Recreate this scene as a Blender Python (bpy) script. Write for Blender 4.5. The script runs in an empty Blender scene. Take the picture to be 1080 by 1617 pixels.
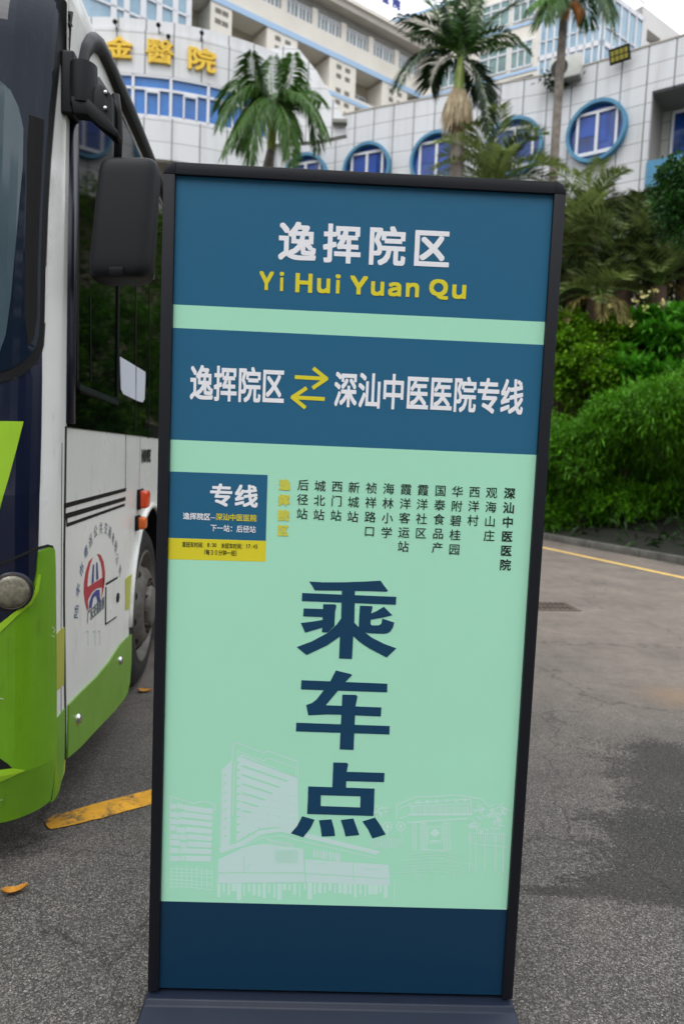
import bpy, bmesh, math, random
import numpy as np
from mathutils import Vector, Matrix

SC = bpy.context.scene
COL = SC.collection
R_ = math.radians

# ------------------------------------------------------------------ camera
EYE = np.array([0.0, 0.0, 1.36])
F_PX, CX, CY = 1078.0, 540.0, 808.5          # photograph is 1080 x 1617, 24 mm lens
_p, _r = R_(4.743), R_(2.389)
_fw = np.array([0, math.cos(_p), -math.sin(_p)])
_up = np.array([0, math.sin(_p), math.cos(_p)])
_rt = np.array([1.0, 0, 0])
CR = math.cos(_r) * _rt + math.sin(_r) * _up
CU = -math.sin(_r) * _rt + math.cos(_r) * _up
CF = _fw
cam = bpy.data.cameras.new('camera')
cam.lens = 24.0
cam.sensor_fit = 'VERTICAL'
cam.sensor_height = 36.0
cam.sensor_width = 24.0
cam.clip_start = 0.05
cam.clip_end = 2000
cam.dof.use_dof = True
cam.dof.focus_distance = 1.62
cam.dof.aperture_fstop = 3.6
cam_o = bpy.data.objects.new('camera', cam)
COL.objects.link(cam_o)
cam_o.matrix_world = Matrix(((CR[0], CU[0], -CF[0], EYE[0]), (CR[1], CU[1], -CF[1], EYE[1]),
                             (CR[2], CU[2], -CF[2], EYE[2]), (0, 0, 0, 1)))
SC.camera = cam_o

# ------------------------------------------------------------------ sky, sun, exposure
SUN_EL, SUN_AZ = 58.0, 200.0                  # overcast: a very soft sun behind the viewer's left
world = bpy.data.worlds.new('World')
SC.world = world
world.use_nodes = True
wn, wl = world.node_tree.nodes, world.node_tree.links
bg = wn['Background']
bg.inputs['Strength'].default_value = 0.1
sky = wn.new('ShaderNodeTexSky')
sky.sky_type = 'NISHITA'
sky.sun_disc = False
sky.sun_elevation = R_(SUN_EL)
sky.sun_rotation = R_(SUN_AZ)
sky.dust_density = 3.0
tc = wn.new('ShaderNodeTexCoord')
sep = wn.new('ShaderNodeSeparateXYZ')
wl.new(tc.outputs['Generated'], sep.inputs[0])
zr = wn.new('ShaderNodeMapRange')
zr.inputs['From Min'].default_value = 0.0
zr.inputs['From Max'].default_value = 1.0
zr.inputs['To Min'].default_value = 0.60
zr.inputs['To Max'].default_value = 1.85
wl.new(sep.outputs['Z'], zr.inputs['Value'])
cn = wn.new('ShaderNodeTexNoise')
cn.inputs['Scale'].default_value = 2.2
cn.inputs['Detail'].default_value = 5
wl.new(tc.outputs['Generated'], cn.inputs['Vector'])
cr_ = wn.new('ShaderNodeMapRange')
cr_.inputs['From Min'].default_value = 0.3
cr_.inputs['From Max'].default_value = 0.7
cr_.inputs['To Min'].default_value = 0.85
cr_.inputs['To Max'].default_value = 1.12
wl.new(cn.outputs['Fac'], cr_.inputs['Value'])
mu = wn.new('ShaderNodeMath'); mu.operation = 'MULTIPLY'
wl.new(zr.outputs[0], mu.inputs[0]); wl.new(cr_.outputs[0], mu.inputs[1])
cloud = wn.new('ShaderNodeVectorMath'); cloud.operation = 'SCALE'
cloud.inputs[0].default_value = (11.7, 12.05, 12.75)
wl.new(mu.outputs[0], cloud.inputs['Scale'])
mx = wn.new('ShaderNodeMixRGB')
mx.inputs['Fac'].default_value = 0.93
wl.new(sky.outputs[0], mx.inputs['Color1'])
wl.new(cloud.outputs[0], mx.inputs['Color2'])
wl.new(mx.outputs[0], bg.inputs['Color'])

sun = bpy.data.lights.new('sun', 'SUN')
sun.energy = 0.8
sun.angle = R_(25)
sun.color = (1.0, 0.96, 0.9)
sun_o = bpy.data.objects.new('sun', sun)
COL.objects.link(sun_o)
sun_o.rotation_euler = (R_(90 - SUN_EL), 0, R_(180 - SUN_AZ))
sun_o.location = (0, 0, 40)

SC.view_settings.view_transform = 'Standard'
SC.view_settings.look = 'None'
SC.view_settings.gamma = 1.0
SC.view_settings.exposure = 0.28
SC.render.engine = 'CYCLES'
SC.cycles.max_bounces = 6
SC.cycles.use_denoising = True

# ------------------------------------------------------------------ helpers: measuring
def ray(px, py):
    return CR * (px - CX) / F_PX + CU * (CY - py) / F_PX + CF
def D(px, py, dep):                           # the point seen at a pixel, dep metres ahead
    return EYE + dep * ray(px, py)
def G(px, py, z=0.0):                         # the point seen at a pixel on a level surface
    d = ray(px, py)
    return EYE + (z - EYE[2]) / d[2] * d
def proj(P):
    d = np.asarray(P, float) - EYE
    return np.array([CX + F_PX * (d @ CR) / (d @ CF), CY - F_PX * (d @ CU) / (d @ CF)])

class Surf:
    """an upright surface over a plan line: (t along it, z, off outwards) -> xyz"""
    def __init__(self, pts, flip=False):
        self.p = np.array(pts, float)[:, :2]
        seg = np.diff(self.p, axis=0)
        L = np.linalg.norm(seg, axis=1)
        self.t = np.concatenate([[0], np.cumsum(L)])
        tg = seg / L[:, None]
        nn = np.stack([tg[:, 1], -tg[:, 0]], 1) * (-1 if flip else 1)
        vn = np.vstack([nn[:1], (nn[:-1] + nn[1:]), nn[-1:]])
        self.n = vn / np.linalg.norm(vn, axis=1)[:, None]
    def P(self, t, z, off=0.0):
        i = int(np.clip(np.searchsorted(self.t, t) - 1, 0, len(self.t) - 2))
        k = (t - self.t[i]) / (self.t[i + 1] - self.t[i])
        q = self.p[i] + k * (self.p[i + 1] - self.p[i])
        n = self.n[i] + min(max(k, 0), 1) * (self.n[i + 1] - self.n[i])
        n = n / np.linalg.norm(n)
        return np.array([q[0] + n[0] * off, q[1] + n[1] * off, z])
    def N(self, t):
        a, b = self.P(t, 0, 0), self.P(t, 0, 1)
        return b - a
    def px(self, px, py):
        d = ray(px, py)
        best = None
        last = len(self.p) - 2
        for i in range(last + 1):
            a, b = self.p[i], self.p[i + 1]
            e = b - a
            M = np.array([[d[0], -e[0]], [d[1], -e[1]]])
            try:
                lam, k = np.linalg.solve(M, a - EYE[:2])
            except np.linalg.LinAlgError:
                continue
            lo = -9 if i == 0 else -1e-6
            hi = 9 if i == last else 1 + 1e-6
            if lam > 0 and lo <= k <= hi:
                pen = max(0, -k, k - 1)
                if best is None or pen < best[0]:
                    best = (pen, self.t[i] + k * (self.t[i + 1] - self.t[i]), EYE[2] + lam * d[2])
        return best[1], best[2]
    def cuts(self):
        return list(self.t[1:-1]), []

def smooth_line(pts, n=6):
    pts = [np.array(p[:2], float) for p in pts]
    ext = [2 * pts[0] - pts[1]] + pts + [2 * pts[-1] - pts[-2]]
    out = []
    for i in range(1, len(ext) - 2):
        p0, p1, p2, p3 = ext[i - 1:i + 3]
        for k in range(n):
            t = k / n
            out.append(0.5 * ((2 * p1) + (-p0 + p2) * t + (2 * p0 - 5 * p1 + 4 * p2 - p3) * t * t + (-p0 + 3 * p1 - 3 * p2 + p3) * t ** 3))
    out.append(pts[-1])
    return out

# ------------------------------------------------------------------ helpers: materials
def lin(c):
    if isinstance(c, str):
        c = [int(c[i:i + 2], 16) / 255 for i in (0, 2, 4)]
        c = [x / 12.92 if x <= 0.04045 else ((x + 0.055) / 1.055) ** 2.4 for x in c]
    return (c[0], c[1], c[2], 1.0)

def mat(name, c, rough=0.5, metal=0.0, vary=0.0, vscale=3.0, c2=None, bump=0.0, bscale=60.0, spec=0.5, coat=0.0, detail=4.0, ior=None, specks=None):
    m = bpy.data.materials.new(name)
    m.use_nodes = True
    n, l = m.node_tree.nodes, m.node_tree.links
    b = n['Principled BSDF']
    b.inputs['Base Color'].default_value = lin(c)
    b.inputs['Roughness'].default_value = rough
    b.inputs['Metallic'].default_value = metal
    b.inputs['Specular IOR Level'].default_value = spec
    b.inputs['Coat Weight'].default_value = coat
    b.inputs['Coat Roughness'].default_value = 0.06
    if ior: b.inputs['IOR'].default_value = ior
    if vary or c2 or bump or specks:
        t = n.new('ShaderNodeTexCoord')
    if vary or c2:
        z = n.new('ShaderNodeTexNoise')
        z.inputs['Scale'].default_value = vscale
        z.inputs['Detail'].default_value = detail
        z.inputs['Roughness'].default_value = 0.65
        l.new(t.outputs['Object'], z.inputs['Vector'])
        r = n.new('ShaderNodeValToRGB')
        a = lin(c)
        if c2:
            d = lin(c2)
        else:
            d = tuple(x * (1 - vary) for x in a[:3]) + (1,)
            a = tuple(min(1, x * (1 + vary * 0.4)) for x in a[:3]) + (1,)
        r.color_ramp.elements[0].position = 0.32
        r.color_ramp.elements[0].color = d
        r.color_ramp.elements[1].position = 0.68
        r.color_ramp.elements[1].color = a
        l.new(z.outputs['Fac'], r.inputs['Fac'])
        l.new(r.outputs['Color'], b.inputs['Base Color'])
        rr = n.new('ShaderNodeMapRange')
        rr.inputs['To Min'].default_value = min(1, rough + 0.08)
        rr.inputs['To Max'].default_value = max(0.02, rough - 0.06)
        l.new(z.outputs['Fac'], rr.inputs['Value'])
        l.new(rr.outputs[0], b.inputs['Roughness'])
    if specks:                                  # grime: small dabs and long runs with edges of their own
        mp_ = n.new('ShaderNodeMapping'); mp_.inputs['Scale'].default_value = (9, 9, 2.2)
        l.new(t.outputs['Object'], mp_.inputs[0])
        z3 = n.new('ShaderNodeTexNoise'); z3.inputs['Scale'].default_value = 1.6; z3.inputs['Detail'].default_value = 9; z3.inputs['Roughness'].default_value = 0.72
        l.new(mp_.outputs[0], z3.inputs['Vector'])
        r3 = n.new('ShaderNodeMapRange'); r3.inputs['From Min'].default_value = specks[2] if len(specks) > 2 else 0.56; r3.inputs['From Max'].default_value = (specks[2] + .12) if len(specks) > 2 else 0.72; r3.inputs['To Max'].default_value = specks[1]
        l.new(z3.outputs['Fac'], r3.inputs['Value'])
        x3 = n.new('ShaderNodeMixRGB'); x3.inputs['Color2'].default_value = lin(specks[0])
        l.new(r3.outputs[0], x3.inputs['Fac'])
        src = b.inputs['Base Color'].links[0].from_socket if b.inputs['Base Color'].links else None
        if src: l.new(src, x3.inputs['Color1'])
        else: x3.inputs['Color1'].default_value = lin(c)
        l.new(x3.outputs[0], b.inputs['Base Color'])
    if bump:
        z2 = n.new('ShaderNodeTexNoise')
        z2.inputs['Scale'].default_value = bscale
        z2.inputs['Detail'].default_value = 3
        l.new(t.outputs['Object'], z2.inputs['Vector'])
        bp = n.new('ShaderNodeBump')
        bp.inputs['Strength'].default_value = bump
        bp.inputs['Distance'].default_value = 0.004
        l.new(z2.outputs['Fac'], bp.inputs['Height'])
        l.new(bp.outputs[0], b.inputs['Normal'])
    return m

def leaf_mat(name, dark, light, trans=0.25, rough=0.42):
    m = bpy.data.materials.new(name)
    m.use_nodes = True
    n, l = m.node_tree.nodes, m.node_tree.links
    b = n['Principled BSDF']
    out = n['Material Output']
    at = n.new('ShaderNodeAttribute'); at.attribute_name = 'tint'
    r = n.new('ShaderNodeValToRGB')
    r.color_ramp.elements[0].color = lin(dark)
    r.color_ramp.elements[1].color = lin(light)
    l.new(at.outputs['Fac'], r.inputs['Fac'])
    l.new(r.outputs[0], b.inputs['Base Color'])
    b.inputs['Roughness'].default_value = rough
    b.inputs['Specular IOR Level'].default_value = 0.22
    tr = n.new('ShaderNodeBsdfTranslucent')
    l.new(r.outputs[0], tr.inputs['Color'])
    ms = n.new('ShaderNodeMixShader')
    ms.inputs[0].default_value = trans
    l.new(b.outputs[0], ms.inputs[1]); l.new(tr.outputs[0], ms.inputs[2])
    l.new(ms.outputs[0], out.inputs['Surface'])
    return m

def tile_mat(name, c, grout, tw, th, mortar, vary=0.05, rough=0.35, streak=0.25):
    """glazed wall cladding: square panels laid along the wall (UV in metres) with dirt streaks"""
    m = bpy.data.materials.new(name)
    m.use_nodes = True
    n, l = m.node_tree.nodes, m.node_tree.links
    b = n['Principled BSDF']
    uv = n.new('ShaderNodeUVMap')
    br = n.new('ShaderNodeTexBrick')
    br.offset = 0.0
    a = lin(c)
    br.inputs['Color1'].default_value = a
    br.inputs['Color2'].default_value = tuple(x * (1 - vary) for x in a[:3]) + (1,)
    br.inputs['Mortar'].default_value = lin(grout)
    br.inputs['Scale'].default_value = 1.0
    br.inputs['Mortar Size'].default_value = mortar
    br.inputs['Brick Width'].default_value = tw
    br.inputs['Row Height'].default_value = th
    l.new(uv.outputs[0], br.inputs['Vector'])
    # heavier upright joints
    sx = n.new('ShaderNodeSeparateXYZ'); l.new(uv.outputs[0], sx.inputs[0])
    md = n.new('ShaderNodeMath'); md.operation = 'PINGPONG'; md.inputs[1].default_value = tw / 2
    l.new(sx.outputs['X'], md.inputs[0])
    lt = n.new('ShaderNodeMath'); lt.operation = 'LESS_THAN'; lt.inputs[1].default_value = mortar * 1.9
    l.new(md.outputs[0], lt.inputs[0])
    ml = n.new('ShaderNodeMath'); ml.operation = 'MULTIPLY'; ml.inputs[1].default_value = 0.9
    l.new(lt.outputs[0], ml.inputs[0])
    m1 = n.new('ShaderNodeMixRGB'); m1.inputs['Color2'].default_value = tuple(x * 0.55 for x in lin(grout)[:3]) + (1,)
    l.new(ml.outputs[0], m1.inputs['Fac']); l.new(br.outputs['Color'], m1.inputs['Color1'])
    # rain streaks, narrow across and long down the wall
    mp = n.new('ShaderNodeMapping'); mp.inputs['Scale'].default_value = (3.0, 0.22, 1)
    l.new(uv.outputs[0], mp.inputs[0])
    z = n.new('ShaderNodeTexNoise'); z.inputs['Scale'].default_value = 1.0; z.inputs['Detail'].default_value = 5
    l.new(mp.outputs[0], z.inputs['Vector'])
    rr = n.new('ShaderNodeMapRange'); rr.inputs['From Min'].default_value = 0.5; rr.inputs['From Max'].default_value = 0.75
    rr.inputs['To Max'].default_value = streak
    l.new(z.outputs['Fac'], rr.inputs['Value'])
    m2 = n.new('ShaderNodeMixRGB'); m2.blend_type = 'MULTIPLY'; m2.inputs['Color2'].default_value = lin('a08f80')
    l.new(rr.outputs[0], m2.inputs['Fac']); l.new(m1.outputs[0], m2.inputs['Color1'])
    l.new(m2.outputs[0], b.inputs['Base Color'])
    b.inputs['Roughness'].default_value = rough
    return m

# ------------------------------------------------------------------ helpers: objects
ORIG = {}
def thing(name, label, cat, loc=(0, 0, 0), group=None):
    o = bpy.data.objects.new(name, None)
    o.empty_display_size = 0.2
    COL.objects.link(o)
    o.location = tuple(float(x) for x in loc)
    o['label'] = label; o['category'] = cat
    if group: o['group'] = group
    ORIG[o] = np.array(loc, float)
    return o

def obj(name, V, F, m, parent=None, smooth=False, uv=None, tint=None, midx=None, label=None, kind=None):
    V = np.asarray(V, float).reshape(-1, 3)
    base = ORIG[parent] if parent is not None else np.zeros(3)
    me = bpy.data.meshes.new(name)
    me.from_pydata((V - base).tolist(), [], [list(map(int, f)) for f in F])
    for k in (m if isinstance(m, (list, tuple)) else [m]):
        me.materials.append(k)
    if midx is not None:
        me.polygons.foreach_set('material_index', midx)
    if smooth:
        me.polygons.foreach_set('use_smooth', [True] * len(me.polygons))
    if uv is not None:
        u = me.uv_layers.new(name='UVMap')
        li = np.zeros(len(me.loops), int); me.loops.foreach_get('vertex_index', li)
        u.data.foreach_set('uv', np.asarray(uv, float)[li].ravel())
    if tint is not None:
        a = me.attributes.new('tint', 'FLOAT', 'POINT')
        a.data.foreach_set('value', np.asarray(tint, float))
    me.update()
    o = bpy.data.objects.new(name, me)
    COL.objects.link(o)
    ORIG[o] = base
    if parent is not None:
        o.parent = parent
    if label: o['label'] = label
    if kind: o['kind'] = kind
    return o

def lone(o, label, cat, group=None):
    o['label'] = label; o['category'] = cat
    if group: o['group'] = group
    return o

class MB:
    """collects shapes for one mesh"""
    def __init__(s): s.V, s.F, s.U = [], [], []
    def add(s, V, F, U=None):
        k = len(s.V)
        V = [np.asarray(v, float) for v in V]
        s.V += V
        s.F += [[i + k for i in f] for f in F]
        s.U += list(U) if U is not None else [(v[0], v[2]) for v in V]
        return s
    def box(s, c, ax, half):
        """box: centre, three unit axes, three half sizes"""
        c = np.asarray(c, float); a, b, d = [np.asarray(x, float) for x in ax]
        P = [c + i * half[0] * a + j * half[1] * b + k * half[2] * d for k in (-1, 1) for j in (-1, 1) for i in (-1, 1)]
        F = [(0, 2, 3, 1), (4, 5, 7, 6), (0, 1, 5, 4), (2, 6, 7, 3), (0, 4, 6, 2), (1, 3, 7, 5)]
        if np.dot(np.cross(a, b), d) < 0: F = [f[::-1] for f in F]
        return s.add(P, F)
    def tube(s, pts, rad, n=8, caps=True, sq=None):
        pts = [np.asarray(p, float) for p in pts]
        if np.isscalar(rad): rad = [rad] * len(pts)
        V, F = [], []
        prev = None
        for i, p in enumerate(pts):
            t = pts[min(i + 1, len(pts) - 1)] - pts[max(i - 1, 0)]
            t = t / (np.linalg.norm(t) + 1e-12)
            ref = np.array([0, 0, 1.0]) if prev is None else prev
            if abs(t @ ref) > 0.95 and prev is None: ref = np.array([1.0, 0, 0])
            a = np.cross(t, ref)
            if np.linalg.norm(a) < 1e-6: a = np.cross(t, np.array([1.0, 0, 0]))
            a /= np.linalg.norm(a)
            b = np.cross(a, t); prev = b
            for k in range(n):
                th = 2 * math.pi * k / n
                V.append(p + rad[i] * (math.cos(th) * a + math.sin(th) * b))
        for i in range(len(pts) - 1):
            for k in range(n):
                q = (k + 1) % n
                F.append((i * n + k, i * n + q, (i + 1) * n + q, (i + 1) * n + k))
        if caps:
            F.append(tuple(range(n))[::-1]); F.append(tuple(range((len(pts) - 1) * n, len(pts) * n)))
        return s.add(V, F)
    def lathe(s, c, ax, prof, n=32):
        """prof: (radius, distance along the axis)"""
        c = np.asarray(c, float); ax = np.asarray(ax, float) / np.linalg.norm(ax)
        ref = np.array([0, 0, 1.0]) if abs(ax[2]) < 0.9 else np.array([1.0, 0, 0])
        a = np.cross(ax, ref); a /= np.linalg.norm(a); b = np.cross(ax, a)
        V, F = [], []
        for r, h in prof:
            for k in range(n):
                th = 2 * math.pi * k / n
                V.append(c + ax * h + r * (math.cos(th) * a + math.sin(th) * b))
        for i in range(len(prof) - 1):
            for k in range(n):
                q = (k + 1) % n
                F.append((i * n + k, i * n + q, (i + 1) * n + q, (i + 1) * n + k))
        return s.add(V, F)
    def build(s, name, m, parent=None, smooth=False, label=None, kind=None, uv=False):
        return obj(name, s.V, s.F, m, parent, smooth, uv=s.U if uv else None, label=label, kind=kind)

def smooth_by_angle(o, ang=40):
    me = o.data
    bm = bmesh.new(); bm.from_mesh(me)
    bmesh.ops.recalc_face_normals(bm, faces=bm.faces)
    for f in bm.faces: f.smooth = True
    for e in bm.edges:
        e.smooth = len(e.link_faces) == 2 and e.calc_face_angle(0) < R_(ang)
    bm.to_mesh(me); bm.free()
    return o

def bevel(o, w=0.005, seg=2, ang=30):
    me = o.data
    bm = bmesh.new(); bm.from_mesh(me)
    bmesh.ops.remove_doubles(bm, verts=bm.verts, dist=1e-6)
    bmesh.ops.recalc_face_normals(bm, faces=bm.faces)
    es = [e for e in bm.edges if len(e.link_faces) == 2 and e.calc_face_angle(0) > R_(ang)]
    bmesh.ops.bevel(bm, geom=es, offset=w, segments=seg, affect='EDGES', profile=0.6)
    bm.to_mesh(me); bm.free()
    return smooth_by_angle(o, 50)

def patch_raw(surf, poly, off=0.0, thick=0.004, step=None, zstep=None):
    """a sheet with the outline poly (t, z) lying on surf, its face off+thick proud of it, with closed edges"""
    bm = bmesh.new()
    vs = []
    for q in poly:
        if not vs or (abs(vs[-1].co.x - q[0]) + abs(vs[-1].co.y - q[1])) > 1e-6:
            vs.append(bm.verts.new((q[0], q[1], 0)))
    bm.faces.new(vs)
    ts = [q[0] for q in poly]; zs = [q[1] for q in poly]
    ct, cz = surf.cuts()
    if isinstance(surf, BusSurf) and min(ts) < 0.05: cz = ZSF
    if step: ct = list(np.arange(math.floor(min(ts) / step) * step, max(ts), step))
    if zstep: cz = list(np.arange(math.floor(min(zs) / zstep) * zstep, max(zs), zstep))
    for t in ct:
        if min(ts) + 1e-4 < t < max(ts) - 1e-4:
            bmesh.ops.bisect_plane(bm, geom=bm.verts[:] + bm.edges[:] + bm.faces[:], plane_co=(t, 0, 0), plane_no=(1, 0, 0))
    for z in cz:
        if min(zs) + 1e-4 < z < max(zs) - 1e-4:
            bmesh.ops.bisect_plane(bm, geom=bm.verts[:] + bm.edges[:] + bm.faces[:], plane_co=(0, z, 0), plane_no=(0, 1, 0))
    bm.normal_update()
    bmesh.ops.triangulate(bm, faces=[f for f in bm.faces if len(f.verts) > 4])
    bm.verts.index_update()
    base = [(v.co.x, v.co.y) for v in bm.verts]
    front = [surf.P(t, z, off + thick) for t, z in base]
    F = [[v.index for v in f.verts] for f in bm.faces]
    # outward orientation
    f0 = F[0]
    nrm = np.cross(front[f0[1]] - front[f0[0]], front[f0[2]] - front[f0[0]])
    out = surf.P(base[f0[0]][0], base[f0[0]][1], off + thick + 0.1) - front[f0[0]]
    flip = nrm @ out < 0
    if flip: F = [f[::-1] for f in F]
    V = list(front); U = list(base)
    if thick > 0:
        back = {}
        for e in bm.edges:
            if len(e.link_faces) == 1:
                for v in e.verts:
                    if v.index not in back:
                        back[v.index] = len(V)
                        V.append(surf.P(base[v.index][0], base[v.index][1], off)); U.append(base[v.index])
                f = [v.index for v in e.link_faces[0].verts]
                a, b = e.verts[0].index, e.verts[1].index
                ia = f.index(a)
                if f[(ia + 1) % len(f)] != b: a, b = b, a
                q = [b, a, back[a], back[b]]
                F.append(q[::-1] if flip else q)
    bm.free()
    return V, F, U

def patch(surf, poly, name, m, parent=None, off=0.0, thick=0.004, step=None, zstep=None, smooth=False, px=False, label=None):
    polys = poly if isinstance(poly[0][0], (list, tuple)) else [poly]
    mb = MB()
    for q in polys:
        if px: q = [surf.px(*a) for a in q]
        mb.add(*patch_raw(surf, q, off, thick, step, zstep))
    return mb.build(name, m, parent, smooth, label, uv=True)

def rect(t0, t1, z0, z1): return [(t0, z0), (t1, z0), (t1, z1), (t0, z1)]

def ribbon(line, w):
    """polyline (2D) -> list of quads of width w"""
    out = []
    for a, b in zip(line[:-1], line[1:]):
        a, b = np.array(a, float), np.array(b, float)
        d = b - a; L = np.linalg.norm(d)
        if L < 1e-9: continue
        d /= L; n = np.array([-d[1], d[0]]) * w / 2
        a2, b2 = a - d * w * 0.3, b + d * w * 0.3
        out.append([tuple(a2 - n), tuple(b2 - n), tuple(b2 + n), tuple(a2 + n)])
    return out

# writing: glyph outlines of the built-in font, one flat mesh per glyph, cached
_glyph = {}
def glyph(ch, res=3):
    if ch in _glyph: return _glyph[ch]
    cu = bpy.data.curves.new('g', 'FONT')
    cu.body = ch
    cu.resolution_u = res
    o = bpy.data.objects.new('g', cu)
    COL.objects.link(o)
    bpy.context.view_layer.update()
    me = bpy.data.meshes.new_from_object(o.evaluated_get(bpy.context.evaluated_depsgraph_get()))
    V = np.array([v.co[:2] for v in me.vertices]) if len(me.vertices) else np.zeros((0, 2))
    F = [list(p.vertices) for p in me.polygons]
    bpy.data.objects.remove(o); bpy.data.curves.remove(cu); bpy.data.meshes.remove(me)
    _glyph[ch] = (V, F)
    return V, F

def put_glyph(mb, ch, place, box, bold=0.0, off=0.0, full=False, n=8, dz=0.00002):
    """box u0,v0,u1,v1: the glyph cell; bold: stroke growth as a part of the cell; place(u, v, off) -> xyz"""
    V, F = glyph(ch)
    if not len(V): return
    lo, hi = V.min(0), V.max(0)
    if full:                                   # outline stretched to the box
        W = (V - lo) / np.maximum(hi - lo, 1e-6)
    else:                                      # CJK cell: 1 em square
        W = (V - np.array([0.0, -0.12])) / np.array([1.0, 1.0])
    u0, v0, u1, v1 = box
    sx, sy = u1 - u0, v1 - v0
    shifts = [(0, 0)]
    if bold:
        rings = [1.0] if bold < 0.035 else [0.55, 1.0]
        for q in rings:
            shifts += [(q * bold * a * .9, q * bold * b * .9) for a, b in ((-1, -1), (1, 1), (-1, 1), (1, -1), (0, 1), (0, -1), (1, 0), (-1, 0))]
    if full and bold:
        W = bold + W * (1 - 2 * bold)
    for i, (a, b) in enumerate(shifts):
        P = [place(u0 + (w[0] + a) * sx, v0 + (w[1] + b) * sy, off + i * dz) for w in W]
        mb.add(P, F)

random.seed(7); rng = np.random.default_rng(7)

# ================================================================== THE SETTING
def asphalt_mat():
    m = bpy.data.materials.new('asphalt')
    m.use_nodes = True
    n, l = m.node_tree.nodes, m.node_tree.links
    b = n['Principled BSDF']
    t = n.new('ShaderNodeTexCoord')
    def noise(scale, detail=4, rough=0.6):
        z = n.new('ShaderNodeTexNoise'); z.inputs['Scale'].default_value = scale
        z.inputs['Detail'].default_value = detail; z.inputs['Roughness'].default_value = rough
        l.new(t.outputs['Object'], z.inputs['Vector']); return z
    def ramp(src, p0, c0, p1, c1):
        r = n.new('ShaderNodeValToRGB')
        r.color_ramp.elements[0].position = p0; r.color_ramp.elements[0].color = c0
        r.color_ramp.elements[1].position = p1; r.color_ramp.elements[1].color = c1
        l.new(src, r.inputs['Fac']); return r
    def mix(kind, fac, a, c):
        x = n.new('ShaderNodeMixRGB'); x.blend_type = kind
        if isinstance(fac, float): x.inputs['Fac'].default_value = fac
        else: l.new(fac, x.inputs['Fac'])
        for s, v in (('Color1', a), ('Color2', c)):
            if isinstance(v, tuple): x.inputs[s].default_value = v
            else: l.new(v, x.inputs[s])
        return x.outputs[0]
    def math_(op, a, c=None, d=None):
        x = n.new('ShaderNodeMath'); x.operation = op
        for i, v in enumerate((a, c, d)):
            if v is None: continue
            if isinstance(v, (int, float)): x.inputs[i].default_value = v
            else: l.new(v, x.inputs[i])
        return x.outputs[0]
    # stones in the binder
    v = n.new('ShaderNodeTexVoronoi'); v.inputs['Scale'].default_value = 240
    l.new(t.outputs['Object'], v.inputs['Vector'])
    bw = n.new('ShaderNodeSeparateColor'); l.new(v.outputs['Color'], bw.inputs[0])
    stones = ramp(bw.outputs[0], 0.0, (0.04, 0.038, 0.036, 1), 1.0, (0.242, 0.225, 0.205, 1))
    e = stones.color_ramp.elements.new(0.62); e.color = (0.105, 0.1, 0.093, 1)
    e = stones.color_ramp.elements.new(0.88); e.color = (0.19, 0.182, 0.168, 1)
    gap = ramp(v.outputs['Distance'], 0.25, (1, 1, 1, 1), 0.75, (0.5, 0.5, 0.5, 1))
    col = mix('MULTIPLY', 0.8, stones.outputs[0], gap.outputs[0])
    v2 = n.new('ShaderNodeTexVoronoi'); v2.inputs['Scale'].default_value = 115
    l.new(t.outputs['Object'], v2.inputs['Vector'])
    b2 = n.new('ShaderNodeSeparateColor'); l.new(v2.outputs['Color'], b2.inputs[0])
    big = ramp(b2.outputs[1], 0.80, (0, 0, 0, 1), 0.97, (1, 1, 1, 1))
    dd = ramp(v2.outputs['Distance'], 0.18, (1, 1, 1, 1), 0.36, (0, 0, 0, 1))
    bf = mix('MULTIPLY', 1.0, big.outputs[0], dd.outputs[0])
    col = mix('MIX', bf, col, (0.31, 0.297, 0.275, 1))
    # worn, dusty film further away from where cars turn; grows towards the garden
    film_n = noise(0.55, 6, 0.62)
    sep = n.new('ShaderNodeSeparateXYZ'); l.new(t.outputs['Object'], sep.inputs[0])
    yy = math_('MULTIPLY_ADD', sep.outputs['Y'], 0.16, -0.42)
    film = math_('ADD', film_n.outputs['Fac'], yy)
    film = ramp(film, 0.42, (0, 0, 0, 1), 0.95, (1, 1, 1, 1))
    fine = noise(9, 6, 0.7)
    dust = ramp(fine.outputs['Fac'], 0.3, (0.17, 0.145, 0.12, 1), 0.7, (0.245, 0.212, 0.18, 1))
    ff = math_('MULTIPLY', film.outputs[0], 0.8)
    col = mix('MIX', ff, col, dust.outputs[0])
    patch_n = noise(1.7, 5, 0.65)
    pr = ramp(patch_n.outputs['Fac'], 0.3, (0.7, 0.69, 0.68, 1), 0.7, (1.15, 1.12, 1.08, 1))
    col = mix('MULTIPLY', 1.0, col, pr.outputs[0])
    # damp area right of the board: three warped ellipses
    wn1 = noise(2.6, 7, 0.68)
    tot = None
    for (px, py, rx, ry) in ((1082, 1345, 0.42, 0.34), (1092, 1235, 0.44, 0.42), (990, 1402, 0.26, 0.10), (905, 1408, 0.20, 0.04)):
        c = G(px, py)
        dx = math_('MULTIPLY', math_('SUBTRACT', sep.outputs['X'], float(c[0])), 1 / rx)
        dy = math_('MULTIPLY', math_('SUBTRACT', sep.outputs['Y'], float(c[1])), 1 / ry)
        d = math_('SQRT', math_('ADD', math_('MULTIPLY', dx, dx), math_('MULTIPLY', dy, dy)))
        tot = d if tot is None else math_('MINIMUM', tot, d)
    w = math_('ADD', tot, math_('MULTIPLY_ADD', wn1.outputs['Fac'], 2.3, -1.15))
    fine2 = noise(55, 3, 0.7)
    w = math_('ADD', w, math_('MULTIPLY_ADD', fine2.outputs['Fac'], 1.8, -0.9))
    wet = ramp(w, 0.80, (1, 1, 1, 1), 1.0, (0, 0, 0, 1))
    # small damp dabs elsewhere
    sp = noise(3.4, 6, 0.72)
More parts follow.
